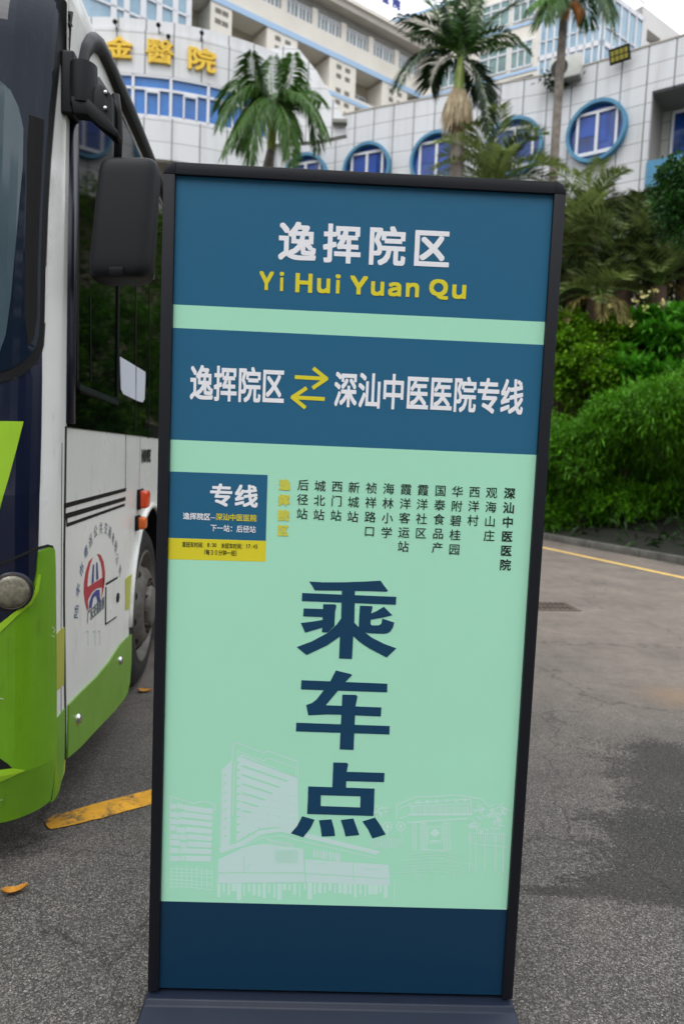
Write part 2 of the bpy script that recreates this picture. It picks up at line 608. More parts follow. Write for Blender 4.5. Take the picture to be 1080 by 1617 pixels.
    sm = ramp(sp.outputs['Fac'], 0.60, (0, 0, 0, 1), 0.70, (0.75, 0.75, 0.75, 1))
    near = ramp(math_('ABSOLUTE', math_('SUBTRACT', sep.outputs['X'], 1.3)), 0.55, (1, 1, 1, 1), 1.0, (0.25, 0.25, 0.25, 1))
    sm = mix('MULTIPLY', 1.0, sm.outputs[0], near.outputs[0])
    wetall = mix('LIGHTEN', 1.0, wet.outputs[0], sm)
    wf = math_('MULTIPLY', wetall, 0.86)
    wetcol = mix('MULTIPLY', 1.0, col, (0.27, 0.265, 0.255, 1))
    wetcol = mix('MIX', math_('MULTIPLY', bf, 0.75), wetcol, (0.17, 0.165, 0.155, 1))
    col = mix('MIX', wf, col, wetcol)
    # rusty tint
    c = G(1075, 1100)
    dx = math_('MULTIPLY', math_('SUBTRACT', sep.outputs['X'], float(c[0])), 1 / 0.35)
    dy = math_('MULTIPLY', math_('SUBTRACT', sep.outputs['Y'], float(c[1])), 1 / 0.3)
    d = math_('ADD', math_('SQRT', math_('ADD', math_('MULTIPLY', dx, dx), math_('MULTIPLY', dy, dy))), math_('MULTIPLY_ADD', film_n.outputs['Fac'], 1.2, -0.6))
    ru = ramp(d, 0.2, (0.5, 0.5, 0.5, 1), 1.1, (0, 0, 0, 1))
    col = mix('MIX', ru.outputs[0], col, (0.25, 0.16, 0.09, 1))
    # cracks
    vc = n.new('ShaderNodeTexVoronoi'); vc.feature = 'DISTANCE_TO_EDGE'; vc.inputs['Scale'].default_value = 0.7
    wv = n.new('ShaderNodeVectorMath'); wv.operation = 'ADD'
    nz = noise(4, 4); sc = n.new('ShaderNodeVectorMath'); sc.operation = 'SCALE'; sc.inputs['Scale'].default_value = 0.3
    l.new(nz.outputs['Color'], sc.inputs[0]); l.new(t.outputs['Object'], wv.inputs[0]); l.new(sc.outputs[0], wv.inputs[1])
    l.new(wv.outputs[0], vc.inputs['Vector'])
    ck = ramp(vc.outputs['Distance'], 0.0, (0.35, 0.35, 0.35, 1), 0.006, (1, 1, 1, 1))
    col = mix('MULTIPLY', 0.7, col, ck.outputs[0])
    l.new(col, b.inputs['Base Color'])
    rg = n.new('ShaderNodeMapRange'); rg.inputs['To Min'].default_value = 0.8; rg.inputs['To Max'].default_value = 0.42
    l.new(wetall, rg.inputs['Value']); l.new(rg.outputs[0], b.inputs['Roughness'])
    b.inputs['Specular IOR Level'].default_value = 0.35
    bp = n.new('ShaderNodeBump'); bp.inputs['Strength'].default_value = 0.5; bp.inputs['Distance'].default_value = 0.004
    hh = math_('SUBTRACT', bw.outputs[0], v.outputs['Distance'])
    l.new(hh, bp.inputs['Height']); l.new(bp.outputs[0], b.inputs['Normal'])
    return m

M = {}
M['asphalt'] = asphalt_mat()
M['paint_yellow'] = mat('worn_yellow_paint', 'cf9722', 0.75, vary=0.25, vscale=12, specks=('45403a', .95, .50), bump=0.5, bscale=150)
M['paint_pale'] = mat('pale_yellow_paint', 'd8b468', 0.7, vary=0.2, vscale=8)
M['kerb'] = mat('kerb_concrete', '605f58', 0.85, vary=0.5, vscale=3.5, bump=0.4, bscale=40)
M['soil'] = mat('soil', '1d1c12', 0.95, c2='12180b', vscale=1.4, bump=0.8, bscale=9)
M['iron'] = mat('iron', '4a403a', 0.6, vary=0.4, vscale=25)
M['leaf_dry'] = mat('dry_leaf', 'c88a28', 0.65, c2='8f5f1c', vscale=30)

def sheet(name, V2, z, m, kind='structure', n=1):
    return obj(name, [(x, y, z) for x, y in V2], [list(range(len(V2)))], m, kind=kind)

sheet('ground', [(-150, -60), (150, -60), (150, 300), (-150, 300)], 0.0, M['asphalt'])

# kerb line, measured on the ground
k0, k1 = G(863, 853)[:2], G(1080, 893)[:2]
kd = (k1 - k0) / np.linalg.norm(k1 - k0)
kn = np.array([-kd[1], kd[0]])                       # to the garden side
if kn[1] < 0: kn = -kn
def along(s, off): return k0 + kd * s + kn * off
def garden_h(x, y):
    d = (np.array([x, y]) - k0) @ kn
    if d < 0.12: return 0.09
    return 0.09 + 0.40 * (d - 0.12) * min(1.0, 0.35 + d / 6.0)
mb = MB()
s = -34.0
while s < 40:
    L = 0.995
    c = along(s + L / 2, 0.06)
    mb.box((c[0], c[1], 0.055), ((kd[0], kd[1], 0), (kn[0], kn[1], 0), (0, 0, 1)), (L / 2 - 0.004, 0.06, 0.057))
    s += 1.0
kerb = bevel(mb.build('kerb', M['kerb'], kind='structure'), 0.012, 2)
# yellow line on the road before the kerb
a0, a1 = G(862, 866)[:2], G(1080, 913)[:2]
yd = (a1 - a0) / np.linalg.norm(a1 - a0); yn = np.array([-yd[1], yd[0]])
pts = [a0 - yd * 12, a0 + yd * 30]
sheet('road_line', [pts[0] - yn * .06, pts[1] - yn * .06, pts[1] + yn * .06, pts[0] + yn * .06], 0.004, M['paint_pale'])
# worn yellow bar beside the bus, ragged at its end
edge = []
for px, py in ((71, 1297), (85, 1288), (110, 1281), (150, 1269.5), (190, 1259), (238, 1247), (300, 1231), (420, 1200)):
    edge.append(G(px, py + random.uniform(-.8, .8), 0.004)[:2])
for px, py in ((420, 1222), (300, 1255), (238, 1271), (200, 1281), (160, 1292), (146, 1294), (125, 1301), (100, 1306), (80, 1309), (74, 1303)):
    edge.append(G(px, py + random.uniform(-.8, .8), 0.004)[:2])
sheet('road_bar', edge, 0.004, M['paint_yellow'])

# garden bank rising behind the kerb
gv, gf = [], []
NS, NO = 60, 40
for i in range(NS + 1):
    for j in range(NO + 1):
        sft = -36 + 80 * i / NS
        off = 0.115 + (j / NO) ** 1.6 * 34
        p = along(sft, off)
        z = garden_h(*p) - (0.02 if j == 0 else 0) + (0.25 * math.sin(sft * 1.7 + off) * math.sin(off * 1.3) if j > 4 else 0)
        gv.append((p[0], p[1], z))
for i in range(NS):
    for j in range(NO):
        a = i * (NO + 1) + j
        gf.append((a, a + NO + 1, a + NO + 2, a + 1))
obj('garden_bank', gv, gf, M['soil'], smooth=True, kind='structure')

# drain grating in the road
dc = G(868, 958)
M['grate'] = mat('grate_iron', '63574c', 0.6, vary=0.3, vscale=25)
t = thing('drain_grate', 'rusty slotted iron drain grate set in the road beside the board', 'drain', dc)
dx_, dy_ = np.array([0.99, 0.12, 0]), np.array([-0.12, 0.99, 0])
mb = MB()
for sgn in (-1, 1):
    mb.box(dc + dy_ * sgn * 0.165 + np.array([0, 0, .006]), (dx_, dy_, (0, 0, 1)), (0.23, 0.016, 0.006))
    mb.box(dc + dx_ * sgn * 0.215 + np.array([0, 0, .006]), (dx_, dy_, (0, 0, 1)), (0.016, 0.15, 0.006))
bevel(mb.build('frame', M['grate'], t), 0.003, 1)
M['pit'] = mat('drain_pit', '0a0908', 0.95)
mb = MB(); mb.box(dc + np.array([0, 0, .001]), (dx_, dy_, (0, 0, 1)), (0.21, 0.16, 0.0012)); mb.build('pit', M['pit'], t)
mb = MB()
for k in range(8):
    mb.box(dc + dx_ * (-0.175 + k * 0.05) + np.array([0, 0, .007]), (dx_, dy_, (0, 0, 1)), (0.009, 0.155, 0.004))
mb.box(dc + np.array([0, 0, .0065]), (dx_, dy_, (0, 0, 1)), (0.2, 0.010, 0.003))
mb.build('bars', M['grate'], t)

# fallen leaves
def fallen_leaf(px, py, L, ang, label, curl=0.012, wide=0.42):
    c = G(px, py)
    ca, sa = math.cos(ang), math.sin(ang)
    V, F = [], []
    for i in range(9):
        u = i / 8
        w = wide * L * (math.sin(math.pi * (u ** 0.8)) ** 0.8) * (0.9 + 0.15 * math.sin(u * 9)) * .5
        for j in (-1, 0, 1):
            x = (u - .5) * L; y = j * w + 0.05 * L * math.sin(u * 4)
            z = 0.004 + curl * (abs(j) * 0.9 + (2 * u - 1) ** 2 * 1.1)
            V.append((c[0] + ca * x - sa * y, c[1] + sa * x + ca * y, z))
    for i in range(8):
        for j in range(2):
            a = i * 3 + j; F.append((a, a + 3, a + 4, a + 1))
    o = obj('fallen_leaf', V, F, M['leaf_dry'], smooth=True)
    md = o.modifiers.new('thickness', 'SOLIDIFY'); md.thickness = 0.0012
    return lone(o, label, 'leaf', 'leaves fallen on the asphalt')
fallen_leaf(24, 1412, 0.07, 0.55, 'curled orange dry leaf on the bare asphalt in front of the bus', 0.013, 0.5)
fallen_leaf(229, 1093, 0.075, 0.2, 'small yellow dry leaf beside the front wheel of the bus', 0.01, 0.7)

# ================================================================== THE BUS STOP BOARD
SW, SH, SZB = 0.876, 1.905, 0.07
_sy = R_(1.475)
SU = np.array([math.cos(_sy), math.sin(_sy), 0.0])          # along its width
SN = np.array([math.sin(_sy), -math.cos(_sy), 0.0])         # towards the viewer
SO = np.array([-0.415, 1.526, SZB])
REC = -0.010                                                 # print lies 10 mm behind the frame face
def SP(u, v, off=0.0): return SO + SU * u + np.array([0, 0, v]) + SN * off
def SPX(px, py, off=REC):                                    # pixel -> (u, v) on the print
    d = ray(px, py); O = SO + SN * off
    k = ((O - EYE) @ SN) / (d @ SN)
    Q = EYE + k * d - O
    return float(Q @ SU), float(Q[2])
def prn(u, v, off=0.0): return SP(u, v, REC + off)

M['frame'] = mat('dark_frame_metal', '17181f', 0.45, spec=0.3, vary=0.08, vscale=20, bump=0.05, bscale=300)
M['cap'] = mat('dark_corner_plastic', '15161f', 0.42, spec=0.3)
M['base'] = mat('slate_steel', '1c2434', 0.45, spec=0.3, vary=0.12, vscale=9)
M['blue'] = mat('print_blue', '226486', 0.36, spec=0.4, vary=0.03, vscale=2)
M['mint'] = mat('print_mint', 'aeebcb', 0.36, spec=0.35, vary=0.02, vscale=2)
M['navy'] = mat('print_navy', '0f3f5e', 0.36)
M['foot_navy'] = mat('print_dark_navy', '08334e', 0.36)
M['pwhite'] = mat('print_white', 'f6f5f8', 0.4)
M['pyellow'] = mat('print_yellow', 'e3d52a', 0.4)
M['pyellow2'] = mat('print_yellow_text', 'd6d24c', 0.4)
M['pblack'] = mat('print_black', '14201c', 0.45)
M['pale'] = mat('print_pale_art', 'cfeae4', 0.36)
M['pale2'] = mat('print_faint_art', 'cdf0e4', 0.36)
M['back'] = mat('board_back', '20222a', 0.6)

board = thing('bus_stop_board', 'tall framed bus stop board, blue and mint green with Chinese lettering, on slate base', 'sign', SP(SW / 2, -SZB))

# base: a low steel foot, wider than the frame, with sloping sides
hw, d0 = SW / 2, 0.05
prof = [(-hw - 0.012, 0.0 - 0.0), (hw + 0.012, 0.0)]
mb = MB()
def foot(u, v, off): return SP(SW / 2 + u, v, off)
top, bot = -0.010, -SZB
V = [foot(-hw + .0, top, .012), foot(hw, top, .012), foot(hw, top, -.062), foot(-hw, top, -.062),
     foot(-hw - .004, top - .012, .020), foot(hw + .004, top - .012, .020), foot(hw + .004, top - .012, -.07), foot(-hw - .004, top - .012, -.07),
     foot(-hw - .018, bot + .012, .17), foot(hw + .018, bot + .012, .17), foot(hw + .018, bot + .012, -.22), foot(-hw - .018, bot + .012, -.22),
     foot(-hw - .018, bot, .17), foot(hw + .018, bot, .17), foot(hw + .018, bot, -.22), foot(-hw - .018, bot, -.22)]
F = [(0, 1, 2, 3)]
for a in (0, 4, 8):
    for k in range(4):
        q = (k + 1) % 4
        F.append((a + 4 + k, a + 4 + q, a + q, a + k))
F.append((15, 14, 13, 12))
mb.add(V, F)
bevel(mb.build('base', M['base'], board), 0.003, 2)

# frame: two uprights and a top rail with rounded plastic corner caps
FW, FD = 0.0255, 0.052
RC = 0.026
def bar(u0, u1, v0, v1, o0, o1, name, m, bev=0.002):
    c = SP((u0 + u1) / 2, (v0 + v1) / 2, (o0 + o1) / 2)
    mb = MB(); mb.box(c, (SU, (0, 0, 1), SN), ((u1 - u0) / 2, (v1 - v0) / 2, abs(o1 - o0) / 2))
    return bevel(mb.build(name, m, board), bev, 2)
bar(0, FW, -.002, SH - RC, 0, -FD, 'upright', M['frame'])
bar(SW - FW, SW, -.002, SH - RC, 0, -FD, 'upright', M['frame'])
bar(RC, SW - RC, SH - 0.0255, SH, 0, -FD, 'top_rail', M['frame'])
bar(FW, SW - FW, -.0025, 0.0035, -.012, -FD, 'bottom_rail', M['pblack'], 0.001)
for sgn, uc in ((-1, RC), (1, SW - RC)):
    out = [(uc, SH - RC)] + [(uc + sgn * RC * math.cos(a), SH - RC + RC * math.sin(a)) for a in np.linspace(0, math.pi / 2, 10)]
    g = .0006
    V = [SP(u, v + g, -.0004) for u, v in out] + [SP(u, v + g, -FD + .0004) for u, v in out]
    n = len(out)
    F = [list(range(n)), list(range(n, 2 * n))[::-1]] + [(k, (k + 1) % n, n + (k + 1) % n, n + k) for k in range(n)]
    o = obj('corner_cap', V, F, M['cap'], board); bevel(o, 0.0015, 2, 50)

# printed panel: colour bands measured on the board
def band_v(pl, pr): return (SPX(*pl)[1] + SPX(*pr)[1]) / 2
vb = [0.0, band_v((254.8, 1422.5), (801, 1437)), band_v((266.5, 695), (850.5, 717.5)), band_v((271, 518), (857, 544)), band_v((272.5, 482), (859.5, 507)), SH - 0.02]
bm_ = [M['navy'], M['mint'], M['blue'], M['mint'], M['blue']]
V, F, mi = [], [], []
NB = 24
for k in range(5):
    for i in range(NB):
        a = len(V)
        u0, u1 = 0.004 + (SW - 0.008) * i / NB, 0.004 + (SW - 0.008) * (i + 1) / NB
        V += [prn(u0, vb[k]), prn(u1, vb[k]), prn(u1, vb[k + 1]), prn(u0, vb[k + 1])]
        F.append((a, a + 1, a + 2, a + 3)); mi.append([0, 1, 2, 1, 2][k])
panel = obj('printed_panel', V, F, [M['foot_navy'], M['mint'], M['blue']], board, midx=mi)
mb = MB(); mb.box(SP(SW / 2, SH / 2 - .01, -.032), (SU, (0, 0, 1), SN), (SW / 2 - FW / 2, SH / 2 - .012, .012))
mb.build('back_panel', M['back'], board)

def flat(name, polys, m, off, parent=panel):
    """flat printed shapes; polys in (u, v)"""
    mb = MB()
    for i, q in enumerate(polys):
        bm = bmesh.new()
        vs = [bm.verts.new((a, b, 0)) for a, b in q]
        f = bm.faces.new(vs); f.normal_update()
        if f.normal.z < 0: f.normal_flip()
        bmesh.ops.triangulate(bm, faces=[f])
        bm.verts.index_update()
        mb.add([prn(v.co.x, v.co.y, off + i * 0.0000005) for v in bm.verts], [[v.index for v in f.verts] for f in bm.faces])
        bm.free()
    return mb.build(name, m, parent)
def zpx(pts, sc, ox, oy): return [SPX(ox + x / sc, oy + y / sc) for x, y in pts]

# timetable box on the left
flat('blue_box', [[SPX(262, 744.2), SPX(422.8, 750), SPX(420, 854), SPX(260, 849)]], M['blue'], .0002)
flat('yellow_box', [[SPX(259, 849.3), SPX(420, 854.2), SPX(419.2, 887), SPX(258, 882.8)]], M['pyellow'], .0002)

def hline(name, text, m, l_top, l_bot, r_top, r_bot, bold=0.0, off=.0007, gap=0.0, parent=panel, n=8):
    """a line of CJK text stretched between its measured ends"""
    u0 = (SPX(*l_top)[0] + SPX(*l_bot)[0]) / 2; u1 = (SPX(*r_top)[0] + SPX(*r_bot)[0]) / 2
    v1 = (SPX(*l_top)[1] + SPX(*r_top)[1]) / 2; v0 = (SPX(*l_bot)[1] + SPX(*r_bot)[1]) / 2
    N = len(text)
    adv = (u1 - u0) / (N - gap)
    w = adv * (1 - gap)
    mb = MB()
    for i, ch in enumerate(text):
        put_glyph(mb, ch, prn, (u0 + i * adv, v0, u0 + i * adv + w, v1), bold, off, n=n)
    return mb.build(name, m, parent)

hline('title_text', '逸挥院区', M['pwhite'], (439, 348.5), (439, 412.5), (711, 361), (711, 425), 0.028, gap=.13)
hline('route_text', '逸挥院区', M['pwhite'], (300, 575), (300, 633), (450, 580.5), (450, 639), 0.024, gap=0.0)
hline('route_text', '深汕中医医院专线', M['pwhite'], (527.5, 585.5), (527, 643), (827, 598), (826, 657), 0.024, gap=0.0)

# romanised line in yellow: wide sans letters set one by one inside measured boxes
rom = [('Ｙ', 410, 428, 432, 459), ('ｉ', 442, 429, 448, 460), ('Ｈ', 467, 431, 493, 463), ('ｕ', 501, 439, 521, 464), ('ｉ', 530, 433, 537, 464),
       ('Ｙ', 553, 435, 580, 466), ('ｕ', 586, 444, 606, 468), ('ａ', 613, 445, 633, 469), ('ｎ', 641, 446, 661, 470),
       ('Ｑ', 678, 440, 707, 474), ('ｕ', 714, 449, 735, 473)]
mb = MB()
for ch, x0, y0, x1, y1 in rom:
    a = SPX(x0, y0); b = SPX(x1, y1)
    bw = {'ｉ': 0.14, 'Ｙ': .055, 'Ｈ': .06, 'Ｑ': .055}.get(ch, 0.07)
    V_, F_ = glyph(ch)
    put_glyph(mb, ch, prn, (a[0], b[1], b[0], a[1]), bw if ch != 'ｉ' else 0.03, .0007, full=True)
mb.build('romanised_text', M['pyellow'], panel)

# double arrow
def arrow(pts_shaft, head):
    return ribbon([SPX(*p) for p in pts_shaft], .0085) + ribbon([SPX(*p) for p in head], .0085)
flat('double_arrow', arrow([(467.5, 595.5), (514, 598)], [(496, 582.5), (515.5, 598), (495, 612)]) +
     arrow([(511, 630), (464, 627.5)], [(483, 613.5), (462, 627.5), (481, 643)]), M['pyellow'], .0007)

# text inside the timetable box
hline('box_title', '专线', M['pwhite'], (331, 762.5), (331, 799.5), (408, 765.5), (408, 802.5), .028, gap=.04)
hline('box_route', '逸挥院区', M['pwhite'], (289.3, 808.8), (289.1, 820.4), (333, 810.4), (332.8, 821.8), .02, n=6)
hline('box_dash', '—', M['pwhite'], (333, 810), (333, 821.8), (341, 810.6), (341, 822), .0, n=6)
hline('box_destination', '深汕中医医院', M['pyellow'], (341, 810.4), (341, 822), (405.8, 812.2), (405.6, 823.8), .02, n=6)
hline('box_next_stop', '下一站：后径站', M['pwhite'], (332.6, 827.8), (332.4, 839.6), (404.6, 829.8), (404.4, 841.4), .012, n=6)
hline('box_first_bus', '首班车时间：', M['pblack'], (288, 855), (288, 864.2), (326, 856), (326, 865.2), .012, n=6)
def digits(name, text, m, x0, y0, x1, y1, bold=.02):
    a, b = SPX(x0, y0), SPX(x1, y1)
    mb = MB(); adv = (b[0] - a[0]) / len(text)
    for i, ch in enumerate(text):
        if ch in ':：':
            box = (a[0] + (i + .4) * adv, b[1] + (a[1] - b[1]) * .05, a[0] + (i + .62) * adv, b[1] + (a[1] - b[1]) * .7)
        elif ch == '1':
            box = (a[0] + (i + .32) * adv, b[1], a[0] + (i + .6) * adv, a[1])
        else:
            box = (a[0] + (i + .1) * adv, b[1], a[0] + (i + .9) * adv, a[1])
        put_glyph(mb, ch, prn, box, bold, .0007, full=True, n=6)
    return mb.build(name, m, panel)
digits('box_first_time', '8:30', M['pblack'], 327.5, 857, 342.5, 864)
hline('box_last_bus', '末班车时间：', M['pblack'], (349.5, 857), (349.4, 866.2), (387.5, 858.2), (387.4, 867.4), .012, n=6)
digits('box_last_time', '17:45', M['pblack'], 388.5, 859.2, 407, 866.2)
hline('box_interval', '（每30分钟一班）'.replace('30', '３０'), M['pblack'], (318.5, 867), (318.4, 876.4), (378.5, 868.6), (378.4, 878), .012, n=6)

# stop names in columns
def column(text, xt, yt, xb, yb, wpx, m, bold=0.0, name='stop_name'):
    ut, vt = SPX(xt, yt); ub, vb_ = SPX(xb, yb)
    w = SPX(xt + wpx / 2, yt)[0] - SPX(xt - wpx / 2, yt)[0]
    u = (ut + ub) / 2
    N = len(text)
    adv = (vt - vb_ - w) / max(1, N - 1)
    mb = MB()
    for i, ch in enumerate(text):
        v1 = vt - i * adv
        put_glyph(mb, ch, prn, (u - w / 2, v1 - w, u + w / 2, v1), bold, .0007, n=6)
    return mb.build(name, m, panel)
column('逸挥院区', 449, 756.5, 447.5, 846.5, 18, M['pyellow2'], .055, 'origin_name')
for tx, xt, yt, xb, yb in (('后径站', 478.8, 756.5, 477.2, 820.5), ('城北站', 505.3, 758, 503.8, 822), ('西门站', 532.3, 758.8, 530.8, 823), ('新城站', 558.8, 760.3, 557.3, 825),
                           ('祯祥路口', 586.3, 761.3, 583.5, 848), ('海林小学', 613.2, 762.3, 610.8, 850), ('霞洋客运站', 640.3, 763.3, 637, 872), ('霞洋社区', 667.3, 764.3, 664.6, 851),
                           ('国泰食品产', 694.6, 765.3, 691, 874), ('华附碧桂园', 721.6, 766.8, 717.4, 876.5), ('西洋村', 748.8, 767.3, 746.5, 831), ('观海山庄', 775.5, 768.4, 772.3, 855)):
    column(tx, xt, yt, xb, yb, 18.6, M['pblack'], .006)
column('深汕中医医院', 804, 769.6, 797.5, 901, 18.6, M['pblack'], .022, 'terminus_name')

# the three large characters, stroke by stroke
Z4 = (3.4423, 420, 890)
big = [
 [(235, 97), (310, 101), (420, 101), (540, 97), (622, 92), (640, 118), (662, 147), (655, 152), (560, 149), (420, 147), (265, 145), (250, 118)],
 [(197, 159), (708, 180), (705, 223), (195, 203)],
 [(413, 130), (484, 132), (480, 320), (474, 400), (467, 518), (397, 515), (402, 390), (408, 290)],
 [(205, 243), (330, 247), (330, 291), (202, 286)], [(190, 322), (250, 315), (322, 303), (322, 343), (213, 375)],
 [(311, 220), (372, 221), (382, 224), (382, 235), (376, 260), (372, 338), (336, 374), (304, 373), (308, 300)],
 [(510, 228), (572, 230), (579, 233), (577, 245), (571, 270), (568, 328), (575, 335), (612, 335), (626, 327), (632, 298), (697, 320), (690, 345), (676, 368), (660, 378), (640, 381), (560, 378), (528, 372), (503, 350)],
 [(560, 275), (600, 258), (640, 234), (686, 280), (640, 292), (560, 306)],
 [(412, 292), (404, 395), (330, 445), (221, 497), (193, 474), (167, 453), (250, 422), (335, 376), (385, 330)],
 [(472, 312), (510, 352), (575, 402), (640, 435), (708, 460), (680, 486), (655, 510), (560, 460), (505, 422), (468, 388)],
 [(193, 633), (659, 652), (658, 699), (190, 683)],
 [(380, 580), (462, 600), (468, 606), (432, 642), (325, 769), (627, 781), (624, 830), (410, 821), (330, 819), (230, 824), (219, 768), (250, 757), (275, 738), (312, 690), (350, 638)],
 [(415, 711), (490, 713), (497, 722), (486, 775), (476, 1012), (400, 1009)],
 [(165, 864), (672, 882), (670, 928), (163, 911)],
 [(366, 1080), (440, 1082), (447, 1090), (438, 1130), (435, 1225), (360, 1222)],
 [(425, 1130), (644, 1137), (641, 1187), (425, 1181)],
 [(230, 1210), (590, 1222), (588, 1266), (228, 1256)], [(226, 1314), (586, 1327), (584, 1371), (224, 1360)], [(230, 1230), (299, 1230), (297, 1340), (225, 1340)], [(514, 1235), (589, 1235), (586, 1350), (511, 1350)],
 [(197, 1372), (265, 1391), (240, 1440), (203, 1487), (135, 1465), (170, 1425)], [(288, 1394), (356, 1389), (370, 1440), (376, 1479), (303, 1483), (298, 1440)],
 [(406, 1393), (475, 1384), (495, 1440), (507, 1474), (432, 1482), (422, 1440)], [(524, 1400), (592, 1379), (620, 1420), (650, 1471), (578, 1493), (555, 1445)]]
for name, a, b in (('large_character', 0, 10), ('large_character', 10, 14), ('large_character', 14, 24)):
    flat(name, [zpx(q, *Z4) for q in big[a:b]], M['navy'], .0008)

# pale line drawing of hospital buildings along the foot of the mint field
Z7 = (4.5, 240, 1160); Z5 = (2.634, 230, 1150); Z6 = (3.6, 560, 1220)
ra = random.Random(3)
art, cut, faint = [], [], []
def ln(pts, Z, w, dst):
    if Z is Z6: w *= 1.6
    dst += ribbon([SPX(Z[1] + x / Z[0], Z[2] + y / Z[0]) for x, y in pts], w)
for k in range(8):                                            # low block: floor bands
    yl, yr = 486 + 53 * k, 528 + 48 * k
    brk = [130, 130 + ra.uniform(40, 75), 200 + ra.uniform(-20, 60), 438 - 2 * k]
    for i, (a, b) in enumerate(zip(brk[:-1], brk[1:])):
        h = 40 - ra.uniform(0, 8)
        f = lambda x: yl + (yr - yl) * (x - 130) / 305
        d = ra.uniform(-5, 9) if i < 2 else 0
        art.append(zpx([(a + 3, f(a) + d), (b - 2, f(b) + d), (b - 2, f(b) + h + d), (a + 3, f(a) + h + d)], *Z7))
ln([(130, 440), (300, 490), (330, 480), (360, 475), (400, 480), (450, 497), (446, 540)], Z7, .0024, art)
ln([(133, 440), (126, 900)], Z7, .002, art)
for k in range(6):
    y = 950 + 26 * k; ln([(125, y), (ra.uniform(260, 320), y + ra.uniform(0, 10)), (430, y + ra.uniform(8, 30))], Z7, .0016, faint)
for k in range(9):
    x = 140 + 36 * k; ln([(x, 940 + ra.uniform(-10, 10)), (x - 1, 1090)], Z7, .0016, faint)
art.append(zpx([(505, 240), (570, 182), (556, 800), (492, 825)], *Z7))        # tower, narrow side
for k in range(8):
    y = 280 + 62 * k; ln([(512, y + 12), (528, y)], Z7, .003, cut)
art.append(zpx([(605, 170), (640, 140), (1036, 300), (1042, 690), (900, 655), (760, 670), (640, 735), (600, 765)], *Z7))
for k, (xr, sl) in enumerate(((1030, .37), (960, .345), (900, .335), (855, .325), (800, .32), (755, .3), (700, .2))):
    y = 156 + 64 * k; ln([(642, y), (xr, y + (xr - 642) * sl)], Z7, .0042 if k else .003, cut)
for i in range(11):
    for j in range(9):
        x = 650 + 36 * i; y = 330 + 52 * j + 0.16 * (x - 650)
        if y > 655 + (60 if x < 750 else 20) or (x - 640) * -.9 + 760 - y > 70 and y < 560 - (x - 640) * .45: continue
        ln([(x, y), (x + ra.uniform(3, 8), y + 3)], Z7, ra.uniform(.0015, .003), cut)
for j in range(10):
    ln([(606, 200 + 55 * j), (622, 195 + 55 * j)], Z7, .004, cut)
ln([(570, 190), (575, 90), (582, 65), (600, 55), (790, 130), (830, 118), (1035, 192), (1040, 300)], Z7, .0024, art)
ln([(612, 165), (612, 118), (790, 185), (830, 168), (1022, 235), (1024, 290)], Z7, .0022, art)
ln([(588, 190), (576, 575)], Z7, .0022, art)
ln([(500, 245), (485, 830)], Z7, .002, art)
art.append(zpx([(310, 500), (400, 470), (470, 425), (560, 413), (650, 432), (850, 482), (975, 512), (960, 526), (850, 500), (650, 452), (560, 430), (480, 442), (400, 490), (312, 520)], *Z5))
art.append(zpx([(305, 545), (340, 528), (400, 500), (440, 488), (490, 480), (655, 502), (660, 600), (300, 600)], *Z5))
art.append(zpx([(664, 545), (1010, 568), (1015, 625), (664, 602)], *Z5))
art.append(zpx([(302, 604), (660, 604), (664, 640), (300, 645)], *Z5)); art.append(zpx([(666, 606), (1015, 628), (1015, 655), (668, 640)], *Z5))
ln([(505, 462), (612, 482), (612, 496)], Z5, .0022, art); ln([(400, 492), (480, 456), (560, 446), (660, 472), (960, 540)], Z5, .002, art)
for k in range(9):
    x = 702 + 13 * k; ln([(x, 507 + k * 2), (x + ra.uniform(-3, 4), 535 + k * 2)], Z5, ra.uniform(.003, .006), art)
for k in range(13): ln([(515 + 8 * k, 466 + 1.6 * k), (515 + 8 * k, 476 + 1.6 * k)], Z5, .0016, art)
for k in range(34):
    x = 305 + 21 * k; y = 646 + ra.uniform(0, 6); ln([(x, y), (x, y + ra.uniform(18, 62))], Z5, ra.uniform(.003, .012), faint)
for k in range(3):
    x = 320 + ra.uniform(0, 660); ln([(x, 560 + ra.uniform(0, 30)), (x + ra.uniform(20, 90), 562 + ra.uniform(0, 34))], Z5, .0013, cut)
for k in range(24):
    x = 540 + 4 * k; ln([(x, 505), (x, 560)], Z5, .0007, cut)
ln([(410, 530), (410, 600)], Z5, .0013, cut); ln([(862, 560), (865, 640)], Z5, .0013, cut); ln([(1035, 630), (1033, 720)], Z5, .002, faint)
# gate and trees on the right, thin lines
gl = []
ln([(236, 260), (240, 182), (345, 138), (460, 136), (570, 128), (720, 150), (765, 195)], Z6, .0018, gl)
ln([(255, 205), (320, 175), (660, 150), (662, 240), (310, 242), (255, 260)], Z6, .0016, gl)
for k in range(6):
    cx_, cy_ = 358 + 53 * k, 168 - 2 * k
    for q in range(5):
        ln([(cx_ + ra.uniform(-12, 12), cy_ + ra.uniform(-12, 12)), (cx_ + ra.uniform(-12, 12), cy_ + ra.uniform(-12, 12))], Z6, .0018, gl)
for k in range(36): ln([(318 + 9.4 * k, 192), (318 + 9.4 * k, 230)], Z6, ra.uniform(.0008, .0018), gl)
ln([(305, 188), (660, 180)], Z6, .0018, gl); ln([(305, 236), (665, 234)], Z6, .0018, gl)
ln([(300, 285), (640, 262)], Z6, .0022, gl)
for x in (330, 345, 375, 390, 405, 505, 520, 540): ln([(x, 280), (x + 2, 440)], Z6, .0016, gl)
for k in range(12): ln([(375, 290 + 13 * k), (405, 289 + 13 * k)], Z6, .0012, gl); ln([(505, 288 + 13 * k), (540, 287 + 13 * k)], Z6, .0012, gl)
